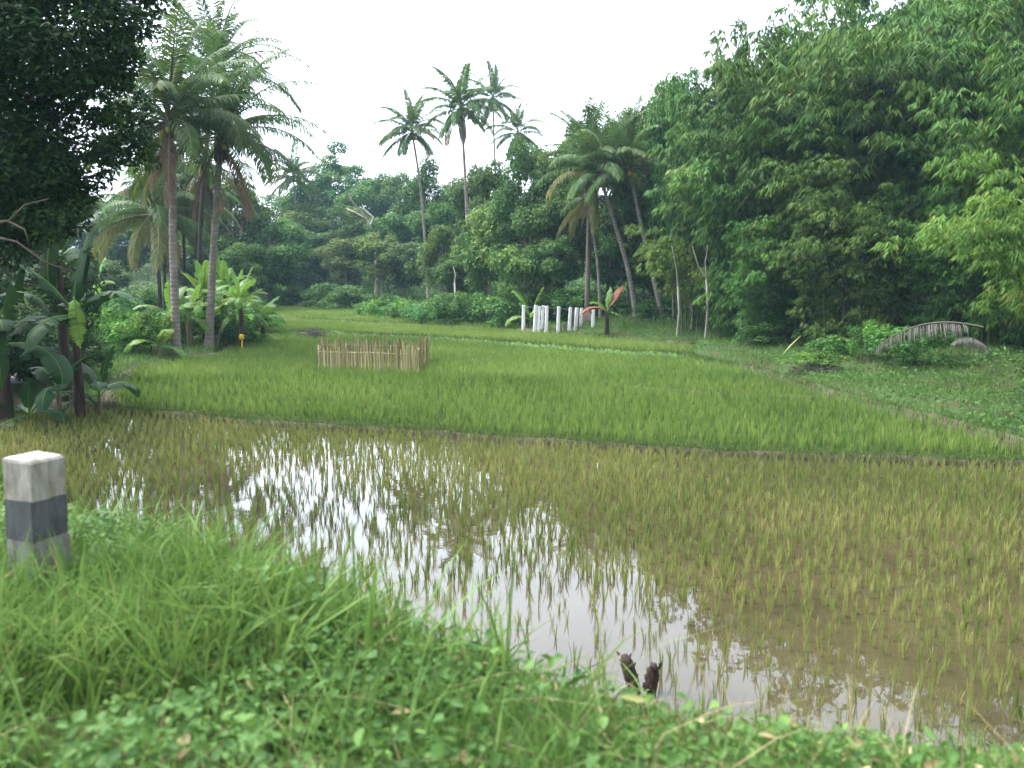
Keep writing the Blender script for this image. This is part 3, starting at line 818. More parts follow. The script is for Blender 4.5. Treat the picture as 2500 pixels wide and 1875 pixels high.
# ------------------------------------------------------------------ coconut palms
def frond(elev, L=4.8, curl=1.4, seed=0, hang=.5, tbias=.45, nl=60, wid=.06, lf=1.0, ragged=0.0):
    global rng
    keep = rng; rng = np.random.default_rng(seed)
    mb = MB(); n = 26
    s = np.linspace(0, 1, n); ang = R(elev) - curl * s ** 1.4
    ds = L / (n - 1)
    x = np.concatenate([[0], np.cumsum(np.cos(ang[:-1]) * ds)]); z = np.concatenate([[0], np.cumsum(np.sin(ang[:-1]) * ds)])
    tw = rng.normal(0, .12)
    y = tw * s ** 2 * L * .5
    pts = np.stack([x, y, z], 1)
    tube(mb, pts, np.linspace(.05, .008, n), 4, tint=.9)
    q = np.repeat(np.linspace(.16, 1, nl), 2); sgn = np.tile([1, -1], nl)
    q = np.clip(q + rng.normal(0, .004, len(q)), 0, 1)
    P = np.stack([np.interp(q, s, pts[:, k]) for k in range(3)], 1)
    tg = norm(np.stack([np.interp(q, s, np.gradient(pts[:, k])) for k in range(3)], 1))
    side = norm(np.cross(tg, np.array([0, 0, 1.0]))) * sgn[:, None]
    rg = rng.uniform(1 - ragged, 1, len(q)) * np.where(rng.random(len(q)) < ragged * .5, .15, 1)
    ll = rg * lf * np.clip(np.sin(math.pi * np.clip(.10 + .84 * q, 0, 1)), .15, 1) ** .6 * rng.uniform(.8, 1.12, len(q))
    dn = np.array([0, 0, -1.0])
    d1 = norm(side * 1.0 + tg * (.45 + .6 * q[:, None]) + dn * hang * rng.uniform(.3, 1.0, (len(q), 1)))
    d2 = norm(d1 + dn * (.55 + hang) * rng.uniform(.6, 1.3, (len(q), 1)))
    wv = norm(np.cross(d1, np.cross(tg, side) + .5 * tg)) * wid / 2
    mdl = P + d1 * ll[:, None] * .5; tip = mdl + d2 * ll[:, None] * .5
    V = np.stack([P - wv * .5, P + wv * .5, mdl + wv, mdl - wv, tip], 1); m = len(q)
    k = np.arange(m)[:, None] * 5
    tn = np.clip(tbias + rng.normal(0, .13, m) + .25 * (q > .9), 0, 1)
    o = mb.n
    mb.add(V.reshape(-1, 3), k + np.array([[0, 1, 2, 3]]), None, tn)
    mb.T.append(k + np.array([[3, 2, 4]]) + o); mb.tt.append(tn); mb.tm.append(np.zeros(m, int))
    rng = keep
    return mb
ELEV = [(84, .5, .25), (70, .9, .3), (55, 1.2, .4), (38, 1.35, .5), (20, 1.35, .6), (0, 1.2, .7), (-22, .9, .8)]
FR = [[frond(e, 4.8, c, 40 + 7 * q + r, h).mesh('frond', M['palm'] if q < 6 else M['palm_old']) for r in range(2)] for q, (e, c, h) in enumerate(ELEV)]
FRF = [[frond(e, 4.8, c, 140 + 7 * q + r, h, nl=44, wid=.11, lf=1.1).mesh('frond', M['palm']) for r in range(2)] for q, (e, c, h) in enumerate(ELEV)]
FRO = [frond(e, 4.8, c, 90 + q, h, .5).mesh('old_frond', M['palm_old']) for q, (e, c, h) in enumerate([(20, 1.6, .7), (0, 1.5, .8), (-20, 1.1, .9)])]
FRD = [frond(-62, 3.6, .5, 97, .9, .5, 46, .05, .7).mesh('dead_frond', M['palm_dead']), frond(-50, 3.8, .65, 98, 1.0, .4, 46, .05, .7).mesh('dead_frond', M['palm_dead'])]
bm = MB()
th = np.linspace(0, math.pi, 7)
for a in range(1):
    tube(bm, np.stack([0 * th, 0 * th, -np.cos(th) * .14], 1), np.sin(th) * .115 + .002, 9)
NUT = bm.mesh('coconut', M['husk'], True)

def palm_bark():
    m, nt, out = newmat('ringed_palm_trunk')
    tc = N(nt, "ShaderNodeTexCoord")
    wv = N(nt, "ShaderNodeTexWave", wave_type='BANDS', bands_direction='Z', Scale=1.6, Distortion=1.5, Detail=3)
    no = N(nt, "ShaderNodeTexNoise", Scale=2.2, Detail=6, Roughness=.7)
    for n in (wv, no): nt.links.new(tc.outputs["Object"], n.inputs["Vector"])
    r = ramp(nt, no.outputs["Fac"], [(.3, (.14, .11, .088)), (.55, (.26, .21, .175)), (.75, (.36, .315, .26))])
    r2 = ramp(nt, wv.outputs["Fac"], [(0, (.75, .72, .68)), (.25, (1, 1, 1))])
    mx = N(nt, "ShaderNodeMix", data_type='RGBA', blend_type='MULTIPLY'); mx.inputs[0].default_value = .8
    nt.links.new(r.outputs[0], mx.inputs[6]); nt.links.new(r2.outputs[0], mx.inputs[7])
    p = N(nt, "ShaderNodeBsdfPrincipled", Roughness=.85)
    nt.links.new(mx.outputs[2], p.inputs["Base Color"])
    b = N(nt, "ShaderNodeBump", Strength=.5, Distance=.03)
    nt.links.new(wv.outputs["Fac"], b.inputs["Height"]); nt.links.new(b.outputs[0], p.inputs["Normal"])
    nt.links.new(p.outputs[0], out.inputs["Surface"])
    return m
M['palm_bark'] = palm_bark()

def palm(base, crown, mids, label, sc=1.0, nf=24, dead=2, old=3, nuts=5, rad=.17, bark='palm_bark', beard=.0, rz=None, lowest=6, group=None, deadaz=None, fr=None):
    """base and crown are points; mids are points the trunk passes"""
    b = np.array([base[0], base[1], gz(base[0], base[1])])
    t = thing('coconut_palm', label, 'palm tree', b, 0, 1, group)
    pts = [b - b - (0, 0, .4)] + [np.asarray(m) - b for m in mids] + [np.asarray(crown) - b]
    pts = np.array(pts); L = np.concatenate([[0], np.cumsum(np.linalg.norm(np.diff(pts, axis=0), axis=1))])
    s = np.linspace(0, L[-1], 22)
    P = np.stack([np.interp(s, L, pts[:, k]) for k in range(3)], 1)
    for _ in range(6): P[1:-1] = P[1:-1] * .5 + (P[:-2] + P[2:]) * .25
    rr = rad * (1.0 - .35 * np.linspace(0, 1, 22)); rr[0] *= 1.5; rr[1] *= 1.3; rr[2] *= 1.1
    rr = rr * (1 + .05 * np.sin(np.arange(22) * 2.1))
    mb = MB(); tube(mb, P, rr, 10); mb.build('trunk', M[bark], t, True)
    top = P[-1]
    mb = MB(); tube(mb, [top - (0, 0, .7), top - (0, 0, .2), top + (0, 0, .35)], [rad * .8, rad * 1.35, rad * .6], 8)
    if beard:
        for q in range(60):
            a = random.uniform(0, 6.28); l = random.uniform(.5, 1) * beard
            o = np.array([math.cos(a), math.sin(a), 0]); p0 = top + o * rad * 1.2 + (0, 0, random.uniform(-.4, .2))
            leaves(mb, p0[None], (o * .16 + (0, 0, -1))[None], o[None], l, random.uniform(.07, .2))
    mb.build('crown_shaft', M['fibre'], t)
    a0 = random.uniform(0, 6.3) if rz is None else rz
    for q in range(nf):
        f = q / (nf - 1); e = int(round(f ** .9 * lowest)); a = a0 + q * 2.39996
        put('frond', (fr or FR)[e][q % 2], t, top + (0, 0, .2 * (1 - f)), (random.uniform(-.06, .06), random.uniform(-.08, .08), a), sc * random.uniform(.86, 1.1))
    for q in range(old):
        put('frond', FRO[q % 3], t, top - (0, 0, .1), (0, random.uniform(-.1, .1), a0 + 1 + q * 2.0), sc * random.uniform(.9, 1.1))
    for q in range(dead):
        put('frond', FRD[q % 2], t, top - (0, 0, .2), (0, random.uniform(-.15, .1), (deadaz[q] if deadaz else a0 + q * 2.7)), sc * random.uniform(.8, 1.05))["label"] = 'dead brown frond hanging'
    for q in range(nuts):
        a = a0 + q * 1.3
        put('coconut', NUT, t, top + (math.cos(a) * .32, math.sin(a) * .32, -.35 - .12 * (q % 3)), (random.uniform(-.5, .5), random.uniform(-.5, .5), 0))
    return t
def palm_px(ub, vb, zb, uc, vc, mid, label, y=None, dy=0, **k):
    b = onz(ub, vb, zb) if y is None else ond(ub, vb, y)
    c = ond(uc, vc, b[1] + dy)
    ms = [ond(u, v, b[1] + dy * f) for f, (u, v) in zip(np.linspace(.3, .8, max(len(mid), 1)), mid)]
    return palm(b, c, ms, label, **k)
G_ = 'coconut palms at the left of the field'
palm_px(430, 862, .45, 412, 300, [(426, 700), (420, 560), (424, 420)], 'coconut palm with straight pinkish trunk, yellow nuts and a long dead rusty frond', sc=1.05, nf=31, dead=2, nuts=8, old=1, lowest=5, rad=.2, group=G_, rz=1.0, deadaz=[4.4, -1.2])
palm_px(508, 846, .45, 540, 335, [(515, 740), (524, 560), (532, 440)], 'coconut palm with pale leaning trunk, fronds reaching furthest right', sc=1.12, nf=33, dead=2, rad=.21, old=2, lowest=5, group=G_, rz=.2, beard=1.2, deadaz=[-.5, 3.6])
palm_px(486, 815, .45, 528, 175, [(486, 650), (492, 480), (510, 300)], 'tallest coconut palm of the clump, crown highest against the sky', sc=1.06, nf=32, dead=0, rad=.16, bark='dark_bark', old=0, lowest=5, group=G_, rz=2.0)
palm_px(478, 800, .45, 500, 400, [(478, 650), (488, 500)], 'coconut palm with ragged dark beard of dead fibre below its crown', sc=.9, nf=16, dead=4, old=3, rad=.17, bark='dark_bark', beard=3.2, group=G_)
palm_px(392, 800, .45, 375, 520, [(390, 700), (382, 600)], 'low palm with dark slim trunk and yellowed drooping fronds', sc=1.1, nf=22, dead=1, old=8, rad=.15, bark='dark_bark', nuts=3, group=G_)
palm_px(402, 790, .45, 396, 470, [(402, 650)], 'slim dark palm close behind the pinkish coconut trunk', sc=1.05, nf=20, dead=1, rad=.13, bark='dark_bark', nuts=0, group=G_)
palm_px(450, 790, .45, 446, 480, [(450, 650)], 'slim dark palm midway between the two pale coconut trunks', sc=1.05, nf=22, dead=1, rad=.13, bark='dark_bark', nuts=0, group=G_)
G_ = 'distant palms above the wood'
palm_px(1047, 655, 0, 1006, 322, [(1035, 540), (1024, 430)], 'thin palm on the far wood, leftmost and lowest of the three against the sky', y=81, sc=.76, nf=24, dead=0, old=2, rad=.14, fr=FRF, group=G_)
palm_px(1142, 630, 0, 1126, 268, [(1141, 540), (1134, 400)], 'thin straight palm in the middle of the three against the sky', y=70, sc=.73, nf=24, dead=1, old=2, rad=.14, fr=FRF, group=G_)
palm_px(1214, 560, 0, 1204, 243, [(1211, 450), (1206, 350)], 'palm with the highest crown of the far three', y=112, sc=.92, nf=23, dead=0, old=1, rad=.15, fr=FRF, group=G_)
palm_px(1266, 560, 0, 1264, 325, [(1266, 450)], 'short palm right of the far three, crown level with the trees', y=106, sc=.85, nf=20, dead=0, old=1, rad=.15, fr=FRF, group=G_)
palm_px(722, 600, 0, 716, 432, [(722, 500)], 'lone distant palm right of the tall coconut clump', y=118, sc=.92, nf=23, dead=0, old=1, rad=.15, fr=FRF, group=G_)
G_ = 'palms by the white posts'
palm_px(1556, 742, 0, 1462, 425, [(1535, 660), (1508, 570), (1484, 490)], 'leaning palm with fronds sweeping down to the left', y=53, sc=.86, nf=20, dead=0, old=1, rad=.145, lowest=5, group=G_, rz=2.6)
palm_px(1622, 758, 0, 1536, 410, [(1595, 680), (1572, 580), (1555, 500)], 'leaning palm nearest the bamboo, crown upright and full', y=52, sc=.82, nf=20, dead=0, old=1, rad=.13, lowest=5, group=G_, rz=.8)
palm_px(1433, 742, 0, 1442, 400, [(1436, 640), (1438, 520)], 'upright shaggy palm behind the right end of the white posts', y=54, sc=.76, nf=14, dead=2, old=2, rad=.17, lowest=5, bark='bark', beard=3.5, group=G_)
palm_px(1468, 712, 0, 1442, 480, [(1460, 640), (1447, 560)], 'slim reddish palm trunk leaning against the shaggy one', y=54.5, sc=.64, nf=12, dead=1, rad=.11, group=G_)

# dead fronds lying under the bamboo
def loose_frond(u, v, y, rz, ry, sc, label):
    p = ond(u, v, y)
    tag(put('fallen_frond', LOOSE, None, p, (0, ry, rz), sc), label, 'dead frond')
LOOSE = frond(24, 4.2, .95, 99, 1.7, .6, 60, .045, .85, .3).mesh('fallen_frond', M['palm_grey'])
loose_frond(2400, 800, 29.5, R(188), R(12), .95, 'bleached grey palm frond drooping over the bank under the bamboo')
loose_frond(2420, 862, 28.5, R(215), R(-8), .6, 'smaller bleached frond heaped at the foot of the bamboo')

# ------------------------------------------------------------------ banana plants
def banana_leaf(elev, L, Wd, curl, seed, tears=5, tb=.5, pw=1.6):
    global rng
    keep = rng; rng = np.random.default_rng(seed)
    mb = MB(); n = 22; s = np.linspace(0, 1, n)
    ang = R(elev) - curl * s ** pw; ds = L / (n - 1)
    x = np.concatenate([[0], np.cumsum(np.cos(ang[:-1]) * ds)]); z = np.concatenate([[0], np.cumsum(np.sin(ang[:-1]) * ds)])
    pts = np.stack([x, rng.normal(0, .1) * s ** 2 * L, z], 1)
    tube(mb, pts, np.linspace(.035, .006, n), 5, tint=.95)
    tg = norm(np.gradient(pts, axis=0)); side = norm(np.cross(tg, (0, 0, 1.0))); up = np.cross(side, tg)
    w = Wd / 2 * np.where(s < .14, 0, np.clip(np.sin(math.pi * np.clip((s - .12) / .9, 0, 1)), 0, 1) ** .45)
    for sg in (1, -1):
        cut = set(rng.choice(np.arange(5, n - 2), min(tears, n - 8), replace=False).tolist()) if tears else set()
        sag = .0
        for k in range(3, n - 1):
            if k in cut: sag = rng.uniform(-.35, .25); g = .3
            else: g = 0
            def edge(i, f, extra=0.0):
                dz = .28 - .55 * f + sag * f
                return pts[i] + side[i] * sg * w[i] * f + up[i] * w[i] * dz * f + tg[i] * (.1 * w[i] * f + extra)
            V = [pts[k] + up[k] * .004, pts[k + 1] + up[k + 1] * .004, edge(k + 1, .55), edge(k, .55), edge(k + 1, 1, -g * ds * .6), edge(k, 1, g * ds * .6)]
            tt = float(np.clip(tb + rng.normal(0, .08), 0, 1))
            mb.add(V, [(0, 1, 2, 3), (3, 2, 4, 5)], tint=tt)
    rng = keep
    return mb
BE = [(82, .35), (66, .9), (48, 1.5), (28, 2.0), (5, 1.9)]
BL = {}
for key, mt, tb in (('green', 'banana', .55), ('dark', 'banana_shade_lit', .45), ('bright', 'banana', .85), ('dead', 'banana_dead', .5), ('lit', 'banana_shade_lit', .97)):
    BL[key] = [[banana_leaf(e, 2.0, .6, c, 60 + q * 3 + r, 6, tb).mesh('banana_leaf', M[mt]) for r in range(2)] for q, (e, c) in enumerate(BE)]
HANG = {k: banana_leaf(28, 2.0, .5, 2.1, 77, 9, tb, .3).mesh('banana_leaf', M[mt]) for k, mt, tb in (('lit', 'banana_shade_lit', 1.0), ('dark', 'banana_shade_lit', .62), ('green', 'banana', .6))}  # lit copy takes the brightest tint to stand for light coming through
M['pseudostem'] = surfmat('banana_stem', [(.3, (.06, .045, .03)), (.5, (.14, .11, .055)), (.7, (.12, .16, .05))], 3, stretch=(3, 3, .5))
M['brown_stem'] = surfmat('dry_banana_stem', [(.3, (.02, .014, .01)), (.6, (.065, .042, .03)), (.8, (.12, .085, .06))], 3, stretch=(3, 3, .5))
def banana(x, y, h, key, nleaf, label, group=None, sc=1.0, stem='pseudostem', extra=(), rz=None, rad=.11, lean=(0, 0), skip=0):
    t = thing('banana_plant', label, 'banana plant', (x, y, gz(x, y)), 0, 1, group)
    mb = MB(); top = np.array([lean[0], lean[1], h])
    tube(mb, [np.array([0, 0, -.3]), top * .35, top * .75, top], [rad * 1.25, rad * 1.1, rad * .8, rad * .45], 9)
    mb.build('stem', M[stem], t, True)
    a0 = random.uniform(0, 6.3) if rz is None else rz
    for q in range(nleaf):
        e = skip + int(round(q / max(nleaf - 1, 1) * (4 - skip)))
        put('leaf', BL[key][e][q % 2], t, top - (0, 0, .08 * q / nleaf), (0, random.uniform(-.1, .1), a0 + q * 2.4), sc * random.uniform(.85, 1.15))
    for me, dz, az, s_, lb in extra:
        o = put('leaf', me, t, top + (0, 0, dz), (0, 0, az), s_)
        if lb: o["label"] = lb
    return t
G_ = 'dark banana plants by the left bund'
def bx(u, v, z): return onz(u, v, z)
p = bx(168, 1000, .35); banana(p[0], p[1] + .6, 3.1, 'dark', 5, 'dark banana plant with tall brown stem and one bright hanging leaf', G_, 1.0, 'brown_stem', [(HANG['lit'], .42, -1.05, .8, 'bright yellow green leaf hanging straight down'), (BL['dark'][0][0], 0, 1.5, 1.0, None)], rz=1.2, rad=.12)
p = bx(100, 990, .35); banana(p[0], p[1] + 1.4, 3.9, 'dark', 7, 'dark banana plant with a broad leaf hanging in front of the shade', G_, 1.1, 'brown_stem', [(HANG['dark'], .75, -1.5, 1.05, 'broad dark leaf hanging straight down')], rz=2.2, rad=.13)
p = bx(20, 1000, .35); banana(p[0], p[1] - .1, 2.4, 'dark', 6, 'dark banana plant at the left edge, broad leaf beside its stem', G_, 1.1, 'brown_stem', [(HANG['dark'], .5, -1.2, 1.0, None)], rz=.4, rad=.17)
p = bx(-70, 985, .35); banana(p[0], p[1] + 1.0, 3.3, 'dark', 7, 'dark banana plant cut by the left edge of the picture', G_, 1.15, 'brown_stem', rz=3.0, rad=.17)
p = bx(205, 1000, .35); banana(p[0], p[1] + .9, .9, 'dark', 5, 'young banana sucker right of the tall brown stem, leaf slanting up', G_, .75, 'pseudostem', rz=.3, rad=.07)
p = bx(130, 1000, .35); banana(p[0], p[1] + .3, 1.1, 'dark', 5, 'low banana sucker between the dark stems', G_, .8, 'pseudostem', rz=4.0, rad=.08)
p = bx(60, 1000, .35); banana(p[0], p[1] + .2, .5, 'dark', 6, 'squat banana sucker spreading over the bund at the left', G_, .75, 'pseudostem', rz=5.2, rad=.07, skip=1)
p = bx(238, 845, .4); banana(p[0], p[1], 2.7, 'green', 5, 'solitary banana plant behind the dark ones with one leaf hanging', None, .9, 'brown_stem', [(HANG['green'], 0, -.7, .8, None)], rz=1.0, rad=.13)
G_ = 'banana clump under the coconut palms'
for u, v, dy, h, key, n, lab, st, skip in [
    (585, 843, .4, 2.9, 'bright', 10, 'banana plant with the brightest upright leaves at the right end of the clump', 'brown_stem', 0),
    (566, 843, 1.6, 2.3, 'green', 10, 'banana plant close behind the brightest one', 'brown_stem', 1),
    (540, 838, 2.2, 2.2, 'green', 11, 'banana plant right of the pale leaning trunk', 'pseudostem', 0),
    (500, 838, 3.4, 2.7, 'green', 11, 'banana plant half behind the pale leaning trunk', 'brown_stem', 0),
    (468, 845, 2.0, 2.3, 'green', 11, 'banana plant midway between the two coconut trunks', 'brown_stem', 0),
    (446, 850, 1.0, 1.5, 'bright', 6, 'small light banana plant just right of the pinkish trunk', 'pseudostem', 0),
    (398, 852, 1.2, 1.5, 'green', 6, 'small banana plant left of the pinkish trunk', 'pseudostem', 0),
    (380, 868, .5, .5, 'bright', 6, 'broad leafed sucker in the grass left of the pinkish trunk', 'pseudostem', 0),
    (600, 835, 3.2, 1.9, 'green', 10, 'banana plant partly hidden behind the right end of the clump', 'brown_stem', 1),
]:
    p = bx(u, v, .45); banana(p[0], p[1] + dy, h, key, n, lab, G_, .88, st, skip=skip, rad=.13, rz=random.uniform(0, 6))
p = ond(1296, 760, 55.5); banana(p[0], 55.5, 1.3, 'bright', 6, 'young pale banana plant standing behind the left white posts', None, 1.1, 'pseudostem', rz=.2, rad=.1)
p = ond(1482, 790, 48.5); banana(p[0], 48.5, 1.6, 'green', 3, 'withered banana plant with rust brown leaves beside the white posts', None, .7, 'brown_stem',
    [(BL['dead'][1][0], 0, .6, .95, 'rust brown dead leaf pointing up'), (BL['dead'][3][1], 0, 3.1, .9, 'dead brown leaf folded down'), (BL['dead'][3][0], 0, 2.7, .75, 'dead brown leaf folded down')], rz=1.4, rad=.12)
# dry leaning stems in the clump
for u, v, du, lab in [(530, 842, 14, 'pale dry banana stalk leaning right among the clump'), (475, 845, -14, 'brown dry stalk leaning left under the clump'), (462, 848, -8, 'second brown dry stalk leaning under the clump')]:
    p = bx(u, v, .45); q = ond(u + du, v - 62, p[1]); mb = MB()
    tube(mb, [p - (0, 0, .1), (p + q) / 2, q], [.06, .05, .03], 6)
    tag(mb.build('dry_stalk', M['palm_dead'], smooth=True), lab, 'dry stalk', 'dry stalks in the banana clump')

# ------------------------------------------------------------------ the dark tree overhanging at the upper left
def dark_tree():
    Y = 15.0; bx_, by_ = -10.2, 15.5
    g = gz(bx_, by_); t = thing('overhanging_tree', 'big dark small leafed tree hanging into the upper left of the picture', 'tree', (bx_, by_, g))
    o = np.array([bx_, by_, g])
    tb = MB(); tube(tb, [(0, 0, -.4), (.1, .1, 1.5), (.3, 0, 3.4), (.7, .1, 5.5)], [.36, .28, .24, .18], 9)
    cb = MB()
    cl = [(20, 60, 15, 1.0), (110, 40, 15.5, 1.0), (200, 40, 15, .9), (270, 60, 15.2, .75), (300, 105, 15, .5), (60, 130, 14.5, 1.0), (150, 110, 14.6, .9), (230, 120, 15, .8), (310, 150, 15, .5),
          (20, 210, 15, .9), (100, 200, 15.4, .6), (200, 190, 15.8, .5), (265, 180, 15.2, .55), (295, 200, 15, .4), (50, 300, 15, .8), (150, 290, 15.5, .45), (230, 310, 15.3, .5), (290, 300, 15.5, .55), (330, 330, 15.4, .45), (340, 370, 15.5, .4),
          (250, 370, 15.5, .5), (300, 370, 15.2, .45), (270, 420, 15.4, .35), (100, 340, 15.5, .6), (20, 380, 14.8, .9), (90, 400, 15, .7), (150, 400, 15.5, .5), (30, 470, 14.8, .9), (110, 470, 15, .6), (150, 500, 15.2, .5), (165, 455, 15.2, .35),
          (130, 540, 15, .45), (-60, 100, 15, 1.2), (-60, 300, 15, 1.2), (-80, 500, 15, 1.0), (-200, 0, 15, 1.6), (-220, 400, 15, 1.6), 
          (100, -60, 15.5, 1.2), (250, -40, 16, 1.0), (0, -100, 15, 1.5), (330, 0, 15.8, .35), (350, -60, 16, .7), (-300, 200, 16, 2), (200, -150, 16, 1.3), (0, 0, 16.8, 1.2), (120, 120, 16.8, 1.0), (-150, 300, 20, 1.6), (-60, 350, 21, 1.5), (20, 380, 22, 1.3), (90, 420, 22, 1.0), (-120, 420, 24, 1.5), (0, 300, 24, 1.2), (110, 470, 23, .8), (60, 450, 25, 1.2), (-60, 460, 22, 1.2), (20, 470, 20, .9), (40, 450, 16.5, 1.0),  (20, 540, 15.5, .6), (70, 530, 15.5, .45), (60, 500, 15, .7), (130, 430, 15.3, .6), (180, 520, 15.3, .4), (40, 590, 15.5, .55), (100, 560, 15.6, .45), (0, 620, 16, .6), (150, 570, 17, .4), (190, 450, 15.6, .4)]
    cs = []
    for u, v, y, r in cl:
        c = ond(u, v, y) - o; cs.append(c)
        n = int(r * r * 1500)
        for _ in range(max(2, int(r * 5))):
            c2 = c + norm(rng.normal(0, 1, 3)) * r * .55
            clump_leaves(cb, c2, r * .55, n // max(2, int(r * 5)), .125, .052, rng.normal(.42, .13), .7, .3)
    # open skirts of single twigs towards the sky
    for u, v, y, r in [(120, 250, 15.6, .7), (190, 250, 15.8, .7), (70, 260, 16, .6), (250, 250, 15.5, .5), (180, 350, 15.6, .6), (210, 420, 15.6, .4), (330, 250, 15.3, .3), (170, 150, 16, .9), (345, 60, 15.4, .3)]:
        clump_leaves(cb, ond(u, v, y) - o, r, int(r * 480), .12, .05, .45, .8, .3)
    tp = np.array([.7, .1, 5.5])
    for c in cs[::2]:
        m = (tp * .6 + c * .4) + (0, 0, -.1)
        tube(tb, [tp * random.uniform(.65, 1), m, c], [.07, .035, .01], 5)
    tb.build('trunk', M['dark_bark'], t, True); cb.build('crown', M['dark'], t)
    for pts in ([(-40, 545, 14), (20, 540, 14), (60, 500, 14), (120, 485, 14.2)], [(20, 540, 14), (60, 560, 14), (70, 590, 14)], [(-30, 575, 13.8), (40, 590, 13.8), (110, 640, 14), (180, 665, 14.4)]):
        mb = MB(); tube(mb, [ond(*q) - o for q in pts], np.linspace(.022, .008, len(pts)), 5)
        mb.build('bare_twig', M['bark'], t, True)
dark_tree()

# ------------------------------------------------------------------ ground cover, weeds, grass
def scatter(n, x0, x1, y0, y1, dens=None):
    x, y = rng.uniform(x0, x1, n), rng.uniform(y0, y1, n)
    m = np.ones(n, bool) if dens is None else rng.random(n) < dens(x, y)
    return x[m], y[m]

def grass_patch(mb, x, y, H, W, lean=.7, tm=.5, tv=.15):
    n = len(x); a = rng.uniform(0, 2 * math.pi, n)
    d = np.stack([np.cos(a), np.sin(a), 0 * a], 1)
    P = np.column_stack([x, y, ground(x, y) - .02])
    blades(mb, P, H, W, d * rng.uniform(.1, lean, (n, 1)), np.clip(rng.normal(tm, tv, n), 0, 1))

def weed_patch(mb, x, y, hmax, L, W, tm=.5, tv=.16):
    n = len(x); a = rng.uniform(0, 2 * math.pi, n)
    z = ground(x, y) + hmax * rng.random(n) ** .8
    D = np.stack([np.cos(a), np.sin(a), rng.uniform(-.7, .6, n)], 1)
    Nn = np.stack([rng.normal(0, .6, n), rng.normal(0, .6, n) - .25, np.ones(n)], 1)
    sz = np.clip(np.exp(rng.normal(0, .35, n)), .4, 1.45); ar = np.clip(np.exp(rng.normal(0, .25, n)), .6, 1.5)
    ovate(mb, np.column_stack([x, y, z]), D, Nn, L * sz * ar, W * sz / ar, np.clip(rng.normal(tm, tv, n) + .15 * wob(x, y, 1.6), 0, 1))

def inview(x, y, m=.7): return np.abs(x) < y * .6 + m
def bankden(x, y):
    t = np.interp(x, BX, TO)
    return inview(x, y) * (y < t - .05 + .1 * wob(x, y, 2.0))
lush = lambda x: ss((1.2 - x) / 3.0)                          # the left half of the bank grows taller
# short and tall grass of the roadside bank
x, y = scatter(165000, -7, 7.5, 2.4, 9.4, lambda x, y: bankden(x, y) * (.45 + .35 * wob(x, y, 1.1, 4)))
mb = MB(); h = (.13 + .16 * lush(x) + .16 * ss(wob(x, y, 1.5, 8))) * rng.uniform(.5, 1.5, len(x)); grass_patch(mb, x, y, h, .009, 1.0, .48)
tag(mb.build('grass', M['grass']), 'fresh green grass over the roadside bank in front', 'grass', kind='stuff')
x, y = scatter(15000, -7, 3.5, 3.0, 9.0, lambda x, y: bankden(x, y) * lush(x) * ss((wob(x, y, 1.3, 1) + .25) / .6) * .8)
mb = MB(); grass_patch(mb, x, y, rng.uniform(.32, .72, len(x)), .018, 1.1, .62)
x, y = scatter(2600, -3.3, -1.2, 3.3, 4.5, lambda x, y: inview(x, y))
grass_patch(mb, x, y, rng.uniform(.25, .62, len(x)), .011, 1.0, .62)
tag(mb.build('tall_grass', M['grass']), 'long arching grass blades beside the banded concrete post', 'grass', kind='stuff')
x, y = scatter(280000, -7, 7.5, 2.4, 9.3, lambda x, y: bankden(x, y) * (.42 + .5 * wob(x, y, 2.4, 7) - .3 * ss(wob(x, y, 1.1, 15) * 2)))
mb = MB(); hm = .06 + .10 * lush(x) + (.12 + .22 * lush(x)) * ss(wob(x, y, 1.7, 2) * 1.2) + .08 * ss(wob(x, y, 4.5, 6)); weed_patch(mb, x, y, hm, .04, .025, .5)
x, y = scatter(26000, -7, 7.5, 2.6, 9.0, lambda x, y: bankden(x, y) * ss((wob(x, y, .9, 9) + .1) / .5))
weed_patch(mb, x, y, .14 + .30 * lush(x), .052, .032, .55)
tag(mb.build('ground_cover', M['weed']), 'low leafy weeds creeping over the roadside bank', 'weeds', kind='stuff')

x, y = scatter(16000, -7, 7.5, 2.4, 9.2, lambda x, y: bankden(x, y) * (.35 + .65 * ss(wob(x, y, 1.3, 12) * 1.5)))
mb = MB(); grass_patch(mb, x, y, rng.uniform(.08, .42, len(x)), .006, 2.2, .5, .25)
x, y = scatter(9000, -7, 7.5, 2.4, 9.2, lambda x, y: bankden(x, y) * (.2 + .8 * ss(wob(x, y, 1.1, 15) * 2)))
weed_patch(mb, x, y, .12, .06, .022, .5, .3)
tag(mb.build('dry_grass', M['straw']), 'dead straw and fallen leaves mixed into the roadside bank', 'dead grass', kind='stuff')

# grassy strip on the right bank, left bank, and the wood floor
def outside(x, y, a, b):
    d = pdist(x, y, FIELD); return (~inpoly(x, y, FIELD)) & (d > a) & (d < b)
x, y = scatter(120000, 2, 26, 14, 60, lambda x, y: inview(x, y, 3) * outside(x, y, .3, 9) * (.45 + .5 * wob(x, y, .8)))
mb = MB(); weed_patch(mb, x, y, .16 + .12 * wob(x, y, .6, 5), .10, .055, .45)
tag(mb.build('ground_cover', M['cover']), 'creeping leafy cover on the right bank below the bamboo', 'ground cover', kind='stuff')
x, y = scatter(190000, -1, 26, 14, 66, lambda x, y: inview(x, y, 3) * outside(x, y, .0, 8) * (.5 + .5 * wob(x, y, .5, 3)))
mb = MB(); grass_patch(mb, x, y, .22 * rng.uniform(.5, 1.5, len(x)), .022, .9, .5)
tag(mb.build('grass', M['grass']), 'grass along the right side of the rice fields', 'grass', kind='stuff')
